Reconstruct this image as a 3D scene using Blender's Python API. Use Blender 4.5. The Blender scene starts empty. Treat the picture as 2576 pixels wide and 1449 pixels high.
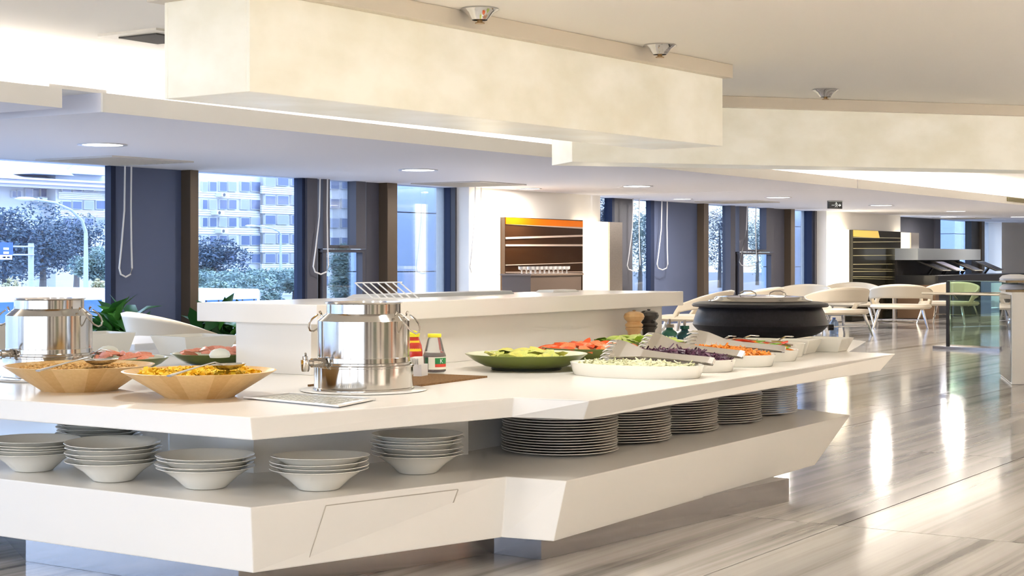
import bpy, bmesh, math, random
from mathutils import Vector, Matrix
R = random.Random(7)
sc = bpy.context.scene
COL = sc.collection
PI = math.pi
# ------------------------------------------------------------------ camera
F = 4000.0; CX = 1288.0; HY = 652.0; TH = math.radians(33.3)
CT, ST = math.cos(TH), math.sin(TH)
cam_d = bpy.data.cameras.new('camera'); cam = bpy.data.objects.new('camera', cam_d); COL.objects.link(cam)
cam.location = (0, 0, 1); cam.rotation_euler = (PI/2, 0, TH - PI/2)
cam_d.sensor_width = 36; cam_d.lens = F/2576*36; cam_d.shift_y = -(724.5-HY)/2576
cam_d.clip_end = 400; cam_d.clip_start = .05
sc.camera = cam
# ------------------------------------------------------------------ sky, exposure
vs = sc.view_settings; vs.view_transform = 'Standard'; vs.look = 'None'; vs.gamma = 1; vs.use_curve_mapping = False
vs.exposure = 1.15
wd = bpy.data.worlds.new('sky'); sc.world = wd; wd.use_nodes = True
bgn = wd.node_tree.nodes['Background']; bgn.inputs[0].default_value = (.70, .82, 1.0, 1); bgn.inputs[1].default_value = 3.35
try:
    sc.cycles.max_bounces = 8; sc.cycles.transparent_max_bounces = 16; sc.cycles.diffuse_bounces = 6; sc.cycles.use_adaptive_sampling = True; sc.cycles.adaptive_threshold = .06
    sc.cycles.glossy_bounces = 4; sc.cycles.transmission_bounces = 6
    sc.cycles.caustics_reflective = False; sc.cycles.caustics_refractive = False
    sc.cycles.sample_clamp_indirect = 8; sc.cycles.use_denoising = True
except Exception: pass

# ------------------------------------------------------------------ picture geometry -> place
def C(px, zc):
    xc = (px-CX)/F*zc
    return (zc*CT + xc*ST, zc*ST - xc*CT)
def P(px, py, z):
    return C(px, F*(1-z)/(py-HY))
def W(px, Y):                       # X on the wall plane y=Y
    s = (px-CX)/F; zc = Y/(ST - CT*s); return zc*(CT + ST*s)
def WZ(px, py, Y):
    s = (px-CX)/F; zc = Y/(ST - CT*s); return 1-(py-HY)/F*zc
# ------------------------------------------------------------------ materials
MATS = {}
def mat(name, col, rough=.5, metal=0, spec=.5, coat=0, emit=None, es=0, alpha=None, trans=0, ior=1.45, noise=None, bump=0, bscale=40):
    if name in MATS: return MATS[name]
    m = bpy.data.materials.new(name); m.use_nodes = True; nt = m.node_tree; b = nt.nodes['Principled BSDF']
    b.inputs['Base Color'].default_value = (*col, 1); b.inputs['Roughness'].default_value = rough
    b.inputs['Metallic'].default_value = metal; b.inputs['Specular IOR Level'].default_value = spec
    b.inputs['Coat Weight'].default_value = coat; b.inputs['Coat Roughness'].default_value = .05
    b.inputs['Transmission Weight'].default_value = trans; b.inputs['IOR'].default_value = ior
    if emit: b.inputs['Emission Color'].default_value = (*emit, 1); b.inputs['Emission Strength'].default_value = es
    if noise or bump:
        tc = nt.nodes.new('ShaderNodeTexCoord')
        mp = nt.nodes.new('ShaderNodeMapping'); nt.links.new(tc.outputs['Object'], mp.inputs[0])
        nz = nt.nodes.new('ShaderNodeTexNoise'); nt.links.new(mp.outputs[0], nz.inputs[0]); nz.inputs['Detail'].default_value = 5
        if noise:
            col2, scale, vec = noise
            mp.inputs['Scale'].default_value = vec; nz.inputs['Scale'].default_value = scale
            rp = nt.nodes.new('ShaderNodeValToRGB'); rp.color_ramp.elements[0].position = .35; rp.color_ramp.elements[1].position = .65
            rp.color_ramp.elements[0].color = (*col, 1); rp.color_ramp.elements[1].color = (*col2, 1)
            nt.links.new(nz.outputs['Fac'], rp.inputs[0]); nt.links.new(rp.outputs[0], b.inputs['Base Color'])
            if emit: nt.links.new(rp.outputs[0], b.inputs['Emission Color'])
        else: nz.inputs['Scale'].default_value = bscale
        if bump:
            bp = nt.nodes.new('ShaderNodeBump'); bp.inputs['Strength'].default_value = bump; bp.inputs['Distance'].default_value = .01
            nt.links.new(nz.outputs['Fac'], bp.inputs['Height']); nt.links.new(bp.outputs[0], b.inputs['Normal'])
    MATS[name] = m; return m
def glassmat(name, tint, gloss=.08, rough=.0):
    if name in MATS: return MATS[name]
    m = bpy.data.materials.new(name); m.use_nodes = True; nt = m.node_tree; nt.nodes.clear()
    o = nt.nodes.new('ShaderNodeOutputMaterial'); t = nt.nodes.new('ShaderNodeBsdfTransparent'); t.inputs[0].default_value = (*tint, 1)
    g = nt.nodes.new('ShaderNodeBsdfGlossy'); g.inputs['Roughness'].default_value = rough
    fr = nt.nodes.new('ShaderNodeFresnel'); fr.inputs[0].default_value = 1.3
    ma = nt.nodes.new('ShaderNodeMath'); ma.operation = 'MULTIPLY_ADD'; ma.inputs[1].default_value = .7; ma.inputs[2].default_value = gloss
    mx = nt.nodes.new('ShaderNodeMixShader'); nt.links.new(fr.outputs[0], ma.inputs[0]); nt.links.new(ma.outputs[0], mx.inputs[0])
    nt.links.new(t.outputs[0], mx.inputs[1]); nt.links.new(g.outputs[0], mx.inputs[2]); nt.links.new(mx.outputs[0], o.inputs[0])
    MATS[name] = m; return m
M_stone = mat('white_solid_surface', (.81, .785, .74), .22, spec=.5)
M_stone2 = mat('white_solid_surface_shelf', (.79, .765, .72), .25)
M_wall = mat('white_plaster', (.82, .79, .75), .7)
M_ceil = mat('ceiling_paint', (.94, .91, .85), .75)
M_soff = mat('soffit_daylight_tint', (.82, .82, .89), .7)  # blue tone of the window daylight is put into this colour
M_fascia = mat('fascia_paint', (.85, .83, .79), .6)
M_strip = mat('beige_metal_trim', (.72, .65, .54), .45)
M_alab = mat('alabaster_panel', (.80, .76, .62), .35, noise=((.90, .87, .76), 2.6, (1, 1, 1.6)), emit=(1, .95, .8), es=.10)
M_steel = mat('polished_steel', (.55, .52, .48), .09, metal=1)
M_steelb = mat('brushed_steel', (.42, .37, .33), .3, metal=1, noise=((.50, .45, .41), 30, (1, 1, 12)))
M_plinth = mat('plinth_steel', (.36, .35, .36), .22, metal=1)
M_chrome = mat('chrome', (.75, .75, .77), .08, metal=1)
M_porc = mat('white_porcelain', (.82, .80, .75), .12, coat=.3)
M_green = mat('olive_glaze', (.135, .165, .03), .28, coat=.2)
M_foot = mat('dark_glaze', (.05, .06, .045), .35)
M_cream = mat('cream_glaze', (.74, .76, .60), .25)
M_navy = mat('navy_frame', (.018, .026, .06), .6, spec=.25)
M_frame = mat('grey_frame', (.095, .095, .12), .5, spec=.3)
M_panel = mat('slate_panel', (.10, .125, .215), .6, spec=.3)
M_dpanel = mat('dark_panel', (.07, .07, .085), .5, spec=.3)
M_brown = mat('bronze_fin', (.13, .095, .065), .35, metal=.3)
M_glass = glassmat('window_glass', (.86, .92, 1.0), .035)
M_gglass = glassmat('green_glass', (.62, .74, .62), .06)
M_clear = glassmat('clear_acrylic', (.93, .94, .93), .08)
M_black = mat('black_enamel', (.012, .011, .012), .35, coat=.25)
M_iron = mat('black_kettle', (.010, .009, .011), .40, spec=.22, noise=((.015, .014, .018), 60, (1, 1, 1)))
M_cord = mat('white_cord', (.75, .73, .72), .5)
M_lamp = mat('lamp_lens', (1, 1, 1), .5, emit=(1, .97, .9), es=4)
M_cove = mat('cove_led', (1, 1, 1), .5, emit=(1, .96, .88), es=3)
M_led = mat('backlit_panel', (1, .98, .92), .5, emit=(1, .86, .60), es=.9)
M_chair = mat('cream_shell', (.67, .59, .46), .35, coat=.1)
M_white = mat('plain_white', (.80, .80, .80), .4)
M_grille = mat('grille_metal', (.60, .58, .55), .5)

# ------------------------------------------------------------------ mesh helpers
class MB:
    def __init__(s): s.v = []; s.f = []
    def add(s, vs, fs):
        n = len(s.v); s.v += [tuple(v) for v in vs]; s.f += [tuple(i+n for i in f) for f in fs]; return s
    def box(s, x0, x1, y0, y1, z0, z1):
        return s.add([(x0,y0,z0),(x1,y0,z0),(x1,y1,z0),(x0,y1,z0),(x0,y0,z1),(x1,y0,z1),(x1,y1,z1),(x0,y1,z1)],
                     [(3,2,1,0),(4,5,6,7),(0,1,5,4),(1,2,6,5),(2,3,7,6),(3,0,4,7)])
    def prism(s, bot, top, z0=None, z1=None):
        n = len(bot)
        b = [(p[0],p[1],z0 if z0 is not None else p[2]) for p in bot]; t = [(p[0],p[1],z1 if z1 is not None else p[2]) for p in top]
        return s.add(b+t, [tuple(range(n-1,-1,-1)), tuple(range(n,2*n))]+[(i,(i+1)%n,n+(i+1)%n,n+i) for i in range(n)])
    def lathe(s, prof, seg=40, sx=1, sy=1, c=(0,0), caps=True):
        n = len(prof); vs = []
        for r, z in prof:
            for k in range(seg):
                a = 2*PI*k/seg; vs.append((c[0]+r*sx*math.cos(a), c[1]+r*sy*math.sin(a), z))
        fs = []
        for i in range(n-1):
            for k in range(seg):
                k2 = (k+1)%seg; fs.append((i*seg+k, i*seg+k2, (i+1)*seg+k2, (i+1)*seg+k))
        if caps:
            fs.append(tuple(range(seg-1,-1,-1))); fs.append(tuple((n-1)*seg+k for k in range(seg)))
        return s.add(vs, fs)
    def tube(s, pts, r, seg=8, caps=True, flat=1.0):
        pts = [Vector(p) for p in pts]; n = len(pts); vs = []
        rr = r if isinstance(r, (list, tuple)) else [r]*n
        up = Vector((0,0,1))
        for i, p in enumerate(pts):
            d = (pts[min(i+1,n-1)]-pts[max(i-1,0)]).normalized()
            u = up if abs(d.z) < .95 else Vector((1,0,0))
            a = d.cross(u).normalized(); b = a.cross(d).normalized()
            for k in range(seg):
                t = 2*PI*k/seg; vs.append(p + a*rr[i]*math.cos(t) + b*rr[i]*flat*math.sin(t))
        fs = []
        for i in range(n-1):
            for k in range(seg):
                k2=(k+1)%seg; fs.append((i*seg+k, i*seg+k2, (i+1)*seg+k2, (i+1)*seg+k))
        if caps: fs += [tuple(range(seg-1,-1,-1)), tuple((n-1)*seg+k for k in range(seg))]
        return s.add(vs, fs)
    def build(s, name, m, parent=None, world=False, smooth=True, bevel=0, loc=None, fix=True):
        me = bpy.data.meshes.new(name)
        off = Vector((0,0,0))
        if parent is not None and world: off = parent.location
        if parent is None and world and s.v:
            xs=[v[0] for v in s.v]; ys=[v[1] for v in s.v]; zs=[v[2] for v in s.v]
            off = Vector(((min(xs)+max(xs))/2,(min(ys)+max(ys))/2,min(zs)))
        me.from_pydata([(v[0]-off[0],v[1]-off[1],v[2]-off[2]) for v in s.v], [], s.f)
        if fix or bevel:
            bm = bmesh.new(); bm.from_mesh(me)
            if fix: bmesh.ops.recalc_face_normals(bm, faces=bm.faces)
            if bevel:
                es = [e for e in bm.edges if len(e.link_faces)==2 and e.calc_face_angle(0) > .5]
                bmesh.ops.bevel(bm, geom=es, offset=bevel, segments=2, affect='EDGES', profile=.6)
            bm.to_mesh(me); bm.free()
        if smooth:
            for p in me.polygons: p.use_smooth = True
            me.set_sharp_from_angle(angle=math.radians(38))
        me.materials.append(m)
        o = bpy.data.objects.new(name, me); COL.objects.link(o)
        if parent is not None: o.parent = parent
        elif world: o.location = off
        if loc is not None: o.location = loc
        return o
def T(o, label, cat, group=None, kind=None):
    if label: o['label'] = label
    if cat: o['category'] = cat
    if group: o['group'] = group
    if kind: o['kind'] = kind
    return o
def S(o, label):
    o['kind'] = 'structure'; o['label'] = label; return o
def E(name, loc, label=None, cat=None, group=None, rz=0, kind=None):
    o = bpy.data.objects.new(name, None); COL.objects.link(o); o.location = loc; o.rotation_euler = (0,0,rz)
    o.empty_display_size = .05
    return T(o, label, cat, group, kind)
def dup(root, loc=None, rz=None, label=None, group=None):
    r = root.copy(); COL.objects.link(r)
    if loc is not None: r.location = loc
    if rz is not None: r.rotation_euler = (0,0,rz)
    if label: r['label'] = label
    if group: r['group'] = group
    def kids(a, b):
        for ch in list(a.children):
            c = ch.copy(); COL.objects.link(c); c.parent = b; kids(ch, c)
    kids(root, r); return r
def text_obj(txt, size, m, parent, loc, rot, ext=.0008):
    cu = bpy.data.curves.new('lettering', 'FONT'); cu.body = txt; cu.size = size; cu.extrude = ext; cu.align_x='CENTER'; cu.align_y='CENTER'
    t = bpy.data.objects.new('lettering', cu); COL.objects.link(t)
    dg = bpy.context.evaluated_depsgraph_get(); me = bpy.data.meshes.new_from_object(t.evaluated_get(dg))
    bpy.data.objects.remove(t); me.materials.clear(); me.materials.append(m)
    o = bpy.data.objects.new('lettering', me); COL.objects.link(o); o.parent = parent; o.location = loc; o.rotation_euler = rot
    return o
def lamp(name, loc, power, size, color=(1,.9,.76), rot=(0,0,0), shape='DISK', size_y=None, spread=None):
    l = bpy.data.lights.new(name, 'AREA'); l.energy = power; l.shape = shape; l.size = size; l.color = color
    if size_y: l.size_y = size_y
    if spread: l.spread = spread
    o = bpy.data.objects.new(name, l); COL.objects.link(o); o.location = loc; o.rotation_euler = rot
    return o
ORD = ['first','second','third','fourth','fifth','sixth','seventh','eighth','ninth','tenth','eleventh','twelfth','thirteenth','fourteenth','fifteenth','sixteenth','seventeenth','eighteenth','nineteenth','twentieth']
# ================================================================== SETTING
ZS = 1.763; ZT = 1.863; ZU = 2.10; YW = 9.75; YF = 6.31
X0, X1, Y0 = -7.0, 38.0, -7.0
# ---- floor: polished striped marble slabs
def marble():
    m = bpy.data.materials.new('striped_marble'); m.use_nodes = True; nt = m.node_tree; b = nt.nodes['Principled BSDF']
    ge = nt.nodes.new('ShaderNodeNewGeometry'); mp = nt.nodes.new('ShaderNodeMapping'); nt.links.new(ge.outputs['Position'], mp.inputs[0])
    mp.inputs['Scale'].default_value = (.055, 3.0, 1)
    oi = nt.nodes.new('ShaderNodeObjectInfo'); ad = nt.nodes.new('ShaderNodeVectorMath'); ad.operation = 'ADD'
    cb = nt.nodes.new('ShaderNodeCombineXYZ'); sm = nt.nodes.new('ShaderNodeMath'); sm.operation='MULTIPLY'; sm.inputs[1].default_value = .5
    nt.links.new(oi.outputs['Random'], sm.inputs[0]); nt.links.new(sm.outputs[0], cb.inputs[1])
    nt.links.new(mp.outputs[0], ad.inputs[0]); nt.links.new(cb.outputs[0], ad.inputs[1])
    n1 = nt.nodes.new('ShaderNodeTexNoise'); n1.inputs['Scale'].default_value = 2.4; n1.inputs['Detail'].default_value = 7; n1.inputs['Roughness'].default_value = .58; n1.inputs['Distortion'].default_value = .15
    nt.links.new(ad.outputs[0], n1.inputs[0])
    r = nt.nodes.new('ShaderNodeValToRGB'); e = r.color_ramp.elements
    e[0].position = .36; e[0].color = (.10, .088, .082, 1); e[1].position = .53; e[1].color = (.48, .455, .43, 1)
    x = e.new(.45); x.color = (.34, .32, .30, 1); x = e.new(.68); x.color = (.58, .555, .53, 1)
    nt.links.new(n1.outputs['Fac'], r.inputs[0]); nt.links.new(r.outputs[0], b.inputs['Base Color'])
    b.inputs['Roughness'].default_value = .11; b.inputs['Specular IOR Level'].default_value = .5
    return m
M_marble = marble(); M_grout = mat('grout', (.30, .28, .26), .7)
fl = S(MB().box(X0, X1, Y0, YW, -.06, -.012).build('floor', M_grout, world=False, smooth=False), 'polished grey striped marble floor of large slabs')
TX, TY = 2.4, 1.3; tb = MB().box(.003, TX-.003, .003, TY-.003, -.012, 0)
tile0 = None
i0 = int(math.floor((X0-5.668)/TX)); 
for i in range(i0, 14):
    for j in range(-6, 8):
        x = 5.668+i*TX; y = j*TY - .35
        if x+TX > X1 or y+TY > YW+.05 or x < X0-2.5: continue
        if tile0 is None:
            tile0 = tb.build('tile', M_marble, fl, smooth=False); t = tile0
        else:
            t = bpy.data.objects.new('tile', tile0.data); COL.objects.link(t); t.parent = fl
        t.location = (x, y, 0)
# ---- ceilings
S(MB().box(X0, X1, Y0, 6.95, ZU, ZU+.08).build('ceiling', M_ceil, smooth=False), 'upper cream ceiling above the hanging light boxes')
S(MB().box(X0, X1, 6.95, 7.05, ZT, ZU+.08).build('trim_1', M_ceil, smooth=False), 'upright back face of the ceiling cove')
for k, (a, b) in enumerate(((X0, 5.46), (5.72, 16.36), (16.385, X1))):
    S(MB().box(a, b, YF, YW+.3, ZS, ZT).build('ceiling_soffit', M_soff, smooth=False), ['lowered soffit over the tall street window', 'lowered soffit with round downlights along the window wall', 'lowered far soffit with the exit sign'][k])
    MB().box(a+(.004 if k else 0), b-(0 if k==2 else .004), YF-.012, YF, ZS, ZT).build('fascia', M_fascia, [o for o in COL.objects if o.name.startswith('ceiling_soffit')][-1], smooth=False)
S(MB().box(5.40, 5.78, YF+.02, YW, ZT, ZT+.02).build('trim_2', M_fascia, smooth=False), 'light grey cap over the slot between soffits')
# cove light strip lying on top of the soffit
cv = MB().box(X0, 30, 6.72, 6.80, ZT+.021, ZT+.045).build('cove_light_strip', M_cove, smooth=False)
T(cv, 'long warm light strip lying in the ceiling cove above the soffit', 'light strip')
lamp('cove_glow', (14.5, 6.76, ZT+.06), 36, .08, (1,.93,.82), (PI,0,0), 'RECTANGLE').data.size = 30
bpy.data.lights['cove_glow'].size_y = .08
# ---- hanging alabaster boxes
def light_box(A, B, Cc, zb, label, group, ext=0):
    A, B, Cc = Vector((*A,0)), Vector((*B,0)), Vector((*Cc,0))
    u = (B-A).normalized(); w = (Cc-A); w = w - u*w.dot(u); D = w.length; w.normalize(); L = (B-A).length + ext
    root = E('hanging_light_box', (A.x, A.y, zb), label, 'light fitting', group, math.atan2(u.y, u.x))
    sgn = 1 if u.cross(w).z > 0 else -1
    def bx(n, m, x0, x1, y0, y1, z0, z1, bev=.004):
        ya, yb = sorted((y0*sgn, y1*sgn)); return MB().box(x0, x1, ya, yb, z0, z1).build(n, m, root, smooth=False, bevel=bev)
    h = 2.024-zb
    bx('front_panel', M_alab, 0, L, 0, .02, 0, h); bx('back_panel', M_alab, 0, L, D-.02, D, 0, h)
    bx('end_panel', M_alab, 0, .02, .02, D-.02, 0, h); bx('end_panel', M_alab, L-.02, L, .02, D-.02, 0, h)
    bx('bottom_panel', M_alab, .02, L-.02, .02, D-.02, 0, .02)
    bx('ceiling_trim', M_strip, -.05, L+.03, -.05, D+.05, h, h+.0755)
    bx('inner_light_strip', M_cove, .1, L-.1, .06, .10, h-.02, h-.005, 0)
    return root
light_box(P(628,230,1.639), P(1818,368,1.639), P(402,248,1.639), 1.639, 'long cream mottled alabaster light box hanging over the buffet island', 'alabaster light boxes')
light_box(P(1439,407,1.639), P(2250,422,1.639), P(1373,416,1.639), 1.639, 'turned alabaster light box behind the long one, running on to the side wall', 'alabaster light boxes', 3.2)
# ---- walls
S(MB().box(X0, X1, Y0-.1, Y0, 0, ZU).build('wall_side', mat('warm_side_wall', (.74, .66, .55), .7), smooth=False), 'warm beige side wall of the restaurant')
ws_=[o for o in COL.objects if o.name=='wall_side'][0]
for k,(xa,xb,c) in enumerate(((-6.5,-4.6,'walnut'),(-3.2,-2.4,'walnut'),(-1.2,.6,'sage'),(2.2,3.0,'walnut'),(4.4,6.6,'sage'),(8.2,9.0,'orange'),(10.4,12,'walnut'))):  # unseen panels added to give the urns coloured bands to reflect
    MB().box(xa,xb,Y0,Y0+.06,.05,1.9).build('wall_panel', mat(c+'_panel',{'walnut':(.10,.055,.03),'sage':(.20,.22,.14),'orange':(.75,.22,.05)}[c],.5), ws_, smooth=False)
S(MB().box(X1, X1+.1, Y0, YW, 0, ZU).build('wall_far', M_wall, smooth=False), 'far white end wall')
wb = S(MB().box(X0-.1, X0, Y0, -5.5, 0, ZU).build('wall_back', M_wall, smooth=False), 'back wall with tall openings to daylight')
for y0, y1 in ((-2.2,-1.6), (1.8,2.4), (5.8,6.4), (9.0,9.75)):
    MB().box(X0-.1, X0, y0, y1, 0, ZU).build('pier', M_wall, wb, smooth=False)
MB().box(X0-.1, X0, -5.5, 9.75, ZS, ZU).build('lintel', M_wall, wb, smooth=False)
# ---- window wall
ww = S(MB().box(X0, X1, YW+.02, YW+.34, 0, .14).build('wall_window', M_wall, smooth=False), 'window wall of the dining room, low base wall')
def wbox(par, name, m, p0, p1, Ya, Yb, z0, z1, bev=0):
    return MB().box(W(p0,Ya), W(p1,Ya), Ya, Yb, z0, z1).build(name, m, par, smooth=False, bevel=bev)
for k, (p0, p1) in enumerate(((1180, 1510), (2079, 2265), (2520, 2640))):
    wbox(ww, 'white_pier', M_wall, p0, p1, 9.62, YW+.3, .14 if 0 else 0, ZS)
YG = 9.89; YP = 9.86; ZB = .14
def bay(idx, label):
    return E('window_%d' % idx, (0, 0, 0), label, None, None, 0, 'structure')
def pane(w, p0, p1, z0=ZB, z1=ZS): return MB().box(W(p0,YG), W(p1,YG), YG, YG+.012, z0, z1).build('pane', M_glass, w, smooth=False)
w1 = bay(1, 'tall dark framed street window of three lights nearest the buffet')
MB().box(X0, W(276,YG), YG, YG+.012, ZB, ZS).build('pane', M_glass, w1, smooth=False)
wbox(w1,'post',M_navy,279,291,YP-.02,YG+.02,ZB,ZS); wbox(w1,'slate_panel',M_panel,290,474,YP,YG+.04,ZB,ZS); wbox(w1,'fin',M_brown,479,500,YW,YG+.08,ZB,ZS,.006)
pane(w1,497,763)
wbox(w1,'post',M_navy,760,772,YP-.02,YG+.05,ZB,ZS); wbox(w1,'post',M_frame,773,799,YP-.05,YG+.05,ZB,ZS); wbox(w1,'post',M_black,800,812,YP+.02,YG+.05,ZB,ZS)
def casement(w, a, b, c, d, la, lb, pyt, zt, h, ref):
    # upper opening light, lower fixed light
    zm = WZ(ref, pyt, YP); zl = WZ(ref, pyt+h, YP)
    f = wbox(w,'sash_frame',M_frame,a,b,YP-.05,YG+.03,zm,ZS,.004)
    # sash frame with an opening: four bars
    bpy.data.objects.remove(f)
    wbox(w,'sash_stile',M_frame,a,c,YP-.05,YG+.03,zm,ZS); wbox(w,'sash_stile',M_frame,d,b,YP-.05,YG+.03,zm,ZS)
    zc2 = zm + (zm-zl)*1.0
    wbox(w,'sash_rail',M_frame,c,d,YP-.05,YG+.03,zm,zc2)
    pane(w,c-2,d+2,zc2-.01,ZS)
    hd = wbox(w,'sash_handle',M_chrome,(c+d)/2-8,(c+d)/2+14,YP-.085,YP-.06,zm+.012,zm+.022)
    wbox(w,'transom',M_frame,a,b,YP-.03,YG+.03,zl,zm-.004)
    pane(w,la-2,lb+2,ZB,zl+.01)
    wbox(w,'stile',M_frame,a,la,YP-.02,YG+.03,ZB,zl); wbox(w,'stile',M_frame,lb,b,YP-.02,YG+.03,ZB,zl)
casement(w1, 813, 920, 830, 896, 822, 912, 626, 0, 9, 866)
wbox(w1,'slate_panel',M_frame,921,972,YP,YG+.04,ZB,ZS); wbox(w1,'fin',M_brown,975,1000,YW,YG+.08,ZB,ZS,.006)
pane(w1,995,1136)
wbox(w1,'post',M_navy,1133,1146,YP-.02,YG+.02,ZB,ZS); wbox(w1,'slate_panel',M_dpanel,1145,1182,YP-.08,YG+.04,ZB,ZS)
w2 = bay(2, 'second dark framed window bay between the two lit wall stations')
pane(w2,1505,1547); wbox(w2,'post',M_navy,1540,1546,YP-.03,YG+.05,ZB,ZS); wbox(w2,'slate_panel',M_dpanel,1546,1591,YP-.03,YG+.04,ZB,ZS)
pane(w2,1588,1637); wbox(w2,'post',M_navy,1637,1646,YP-.02,YG+.02,ZB,ZS); wbox(w2,'slate_panel',M_panel,1645,1770,YP,YG+.04,ZB,ZS); wbox(w2,'fin',M_brown,1772,1783,YW,YG+.08,ZB,ZS,.006)
pane(w2,1780,1837); wbox(w2,'post',M_navy,1834,1838,YP-.02,YG+.05,ZB,ZS); wbox(w2,'post',M_frame,1838,1850,YP-.05,YG+.05,ZB,ZS); wbox(w2,'post',M_black,1850,1860,YP+.02,YG+.05,ZB,ZS)
casement(w2, 1860, 1947, 1882, 1928, 1870, 1940, 634, 0, 6, 1905)
wbox(w2,'slate_panel',M_frame,1947,1988,YP,YG+.04,ZB,ZS); wbox(w2,'fin',M_brown,1990,2000,YW,YG+.08,ZB,ZS,.006)
pane(w2,1997,2047); wbox(w2,'post',M_navy,2042,2050,YP-.05,YG+.05,ZB,ZS); wbox(w2,'slate_panel',M_dpanel,2050,2080,YP-.08,YG+.04,ZB,ZS)
w3 = bay(3, 'far dark framed window bay behind the tablet kiosk')
wbox(w3,'slate_panel',M_dpanel,2264,2353,YP,YG+.04,ZB,ZS); pane(w3,2350,2447); wbox(w3,'post',M_frame,2353,2366,YP-.03,YG+.05,ZB,ZS)
wbox(w3,'slate_panel',M_black,2444,2470,YP-.06,YG+.04,ZB,ZS); wbox(w3,'fin',M_brown,2470,2477,YW,YG+.08,ZB,ZS); pane(w3,2476,2502)
wbox(w3,'post',M_navy,2497,2503,YP-.05,YG+.05,ZB,ZS); wbox(w3,'slate_panel',M_dpanel,2503,2522,YP-.1,YG+.04,ZB,ZS)
# blind cords
def cord(xs, ya, yb, Y, label):
    l0, l1, w = xs; zt = ZS; zb = WZ((l0+l1)/2, yb, Y)
    pts = []
    for px, t in ((l0+ (l1-l0)*.45, 0), (l0+(l1-l0)*.40,.4), (l0+(l1-l0)*.15,.75), (l0,.92), (l0+(l1-l0)*.12,.975), (l0+(l1-l0)*.5,1), (l0+(l1-l0)*.88,.975), (l1,.92), (l1-(l1-l0)*.05,.7), (l1-(l1-l0)*.08,.35), (l1-(l1-l0)*.05,0)):
        pts.append((W(px,Y), Y, zt+(zb-zt)*t))
    T(MB().tube(pts, w, 6).build('blind_cord', M_cord, world=True), label, 'cord', 'looped blind cords')
cord((300,332,.0075),418,697,9.78,'looped white blind cord hanging before the slate panel of the first window')
cord((788,826,.0075),450,690,9.74,'looped white blind cord hanging beside the first opening casement')
cord((1182,1212,.0075),470,690,9.55,'looped grey blind cord hanging at the edge of the brightly lit wall panel')
cord((1578,1610,.0075),495,682,9.70,'looped white blind cord beside the steel edge of the nearer wall station')
cord((1653,1680,.0075),500,679,9.78,'looped white blind cord before the slate panel of the second window')
cord((1860,1904,.0075),515,671,9.72,'wide looped white blind cord across the second casement')
# ---- downlights
LPOS = [(258,363,.323),(1052,427,.34),(1602,468,.34),(1958,496,.34),(2217,516,.36),(2404,531,.36),(1332,474,.27),(1716,500,.27),(2386,545,.34),(2562,545,.34)]
def downlight(x, y, z, d, label, group, power, col=(1,.93,.84), spread=None):
    r = E('downlight', (x,y,z-.004), label, 'downlight', group)
    MB().lathe([(d*.41,.004),(d*.41,-.002),(d*.5,-.004),(d*.5,.004)], 32, caps=False).build('trim_ring', mat('lamp_trim',(.62,.62,.64),.3,metal=.4), r)
    MB().lathe([(0.001,.0035),(d*.41,.0035),(d*.41,.001),(0.001,.001)], 32, caps=False).build('lens', M_lamp, r)
    if power:
        l = lamp('downlight_beam', (0,0,-.012), power, d*.7, col, (0,0,0), spread=spread); l.parent = r
    return r
near = ['beside the slot in the soffit, over the street window','above the casement of the first window','above the nearer lit wall station, inner row','in the inner row, third from the cove slot window','beside the exit sign','past the exit sign in the inner row','small and close to the wall above the nearer wall station','small and close to the second window','above the far kiosk, outer row','at the far end of the soffit']
for k, (px, py, d) in enumerate(LPOS):
    x, y = P(px, py, ZS); downlight(x, y, ZS, d, 'round white downlight ' + near[k], 'soffit downlights', 17)
# added, unseen ceiling downlights beside and behind the viewer that brighten the hall
for k,(x,y) in enumerate(((1.2,-1.5),(5.2,-1.2),(9.5,-1.0),(14,-1.0),(19,-1.0),(25,-1.0),(-3,2.5),(-3,-2.5),(-3,6),(3,-4.5),(9,-4.5),(16,2.2),(22,3),(29,2),(16,-4.5))):
    downlight(x, y, ZU, .34, 'added unseen downlight in the upper ceiling brightening the buffet hall', 'added upper ceiling downlights', 62 if x < 0 else (112 if x < 12 else 128), (1,.94,.86), None if x < 0 else 1.45)
for x,y in ((2.2,3.4),(3.9,3.5),(5.0,3.15),(5.85,2.95)):  # unseen lamps added above the frame to brighten the countertop
    downlight(x, y, ZU, .34, 'added unseen downlight in the upper ceiling brightening the front of the island', 'added island downlights', 2.5, (1,.95,.88), 2.2)
# ---- soffit vents
def vent(px, py, sx, sy, label):
    x, y = P(px, py, ZS); r = E('ceiling_vent', (x,y,ZS-.012), label, 'vent', 'ceiling air vents')
    f = MB(); f.box(-sx,sx,-sy,-sy+.03,0,.012); f.box(-sx,sx,sy-.03,sy,0,.012); f.box(-sx,-sx+.03,-sy+.03,sy-.03,0,.012); f.box(sx-.03,sx,-sy+.03,sy-.03,0,.012)
    f.build('frame', M_grille, r, smooth=False)
    n = 12; s0 = None
    for k in range(n):
        if s0 is None: s0 = MB().box(-sx+.03,sx-.03,-.006,.006,.0,.012).build('slat', M_grille, r, smooth=False); o = s0
        else: o = bpy.data.objects.new('slat', s0.data); COL.objects.link(o); o.parent = r
        o.location = (0, -sy+.03+(k+.5)*(2*sy-.06)/n, 0)
    MB().box(-sx+.03,sx-.03,-sy+.03,sy-.03,.0095,.0115).build('backing', mat('vent_dark',(.42,.40,.37),.7), r, smooth=False)
vent(290,403,.42,.42,'square slatted air vent in the soffit over the street window')
vent(1180,462,.42,.42,'square air vent in the soffit by the blue outside column')
vent(1855,507,.42,.42,'square air vent in the soffit over the second window')
vent(2420,549,.5,.4,'far air vent in the soffit above the kiosk')
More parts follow.
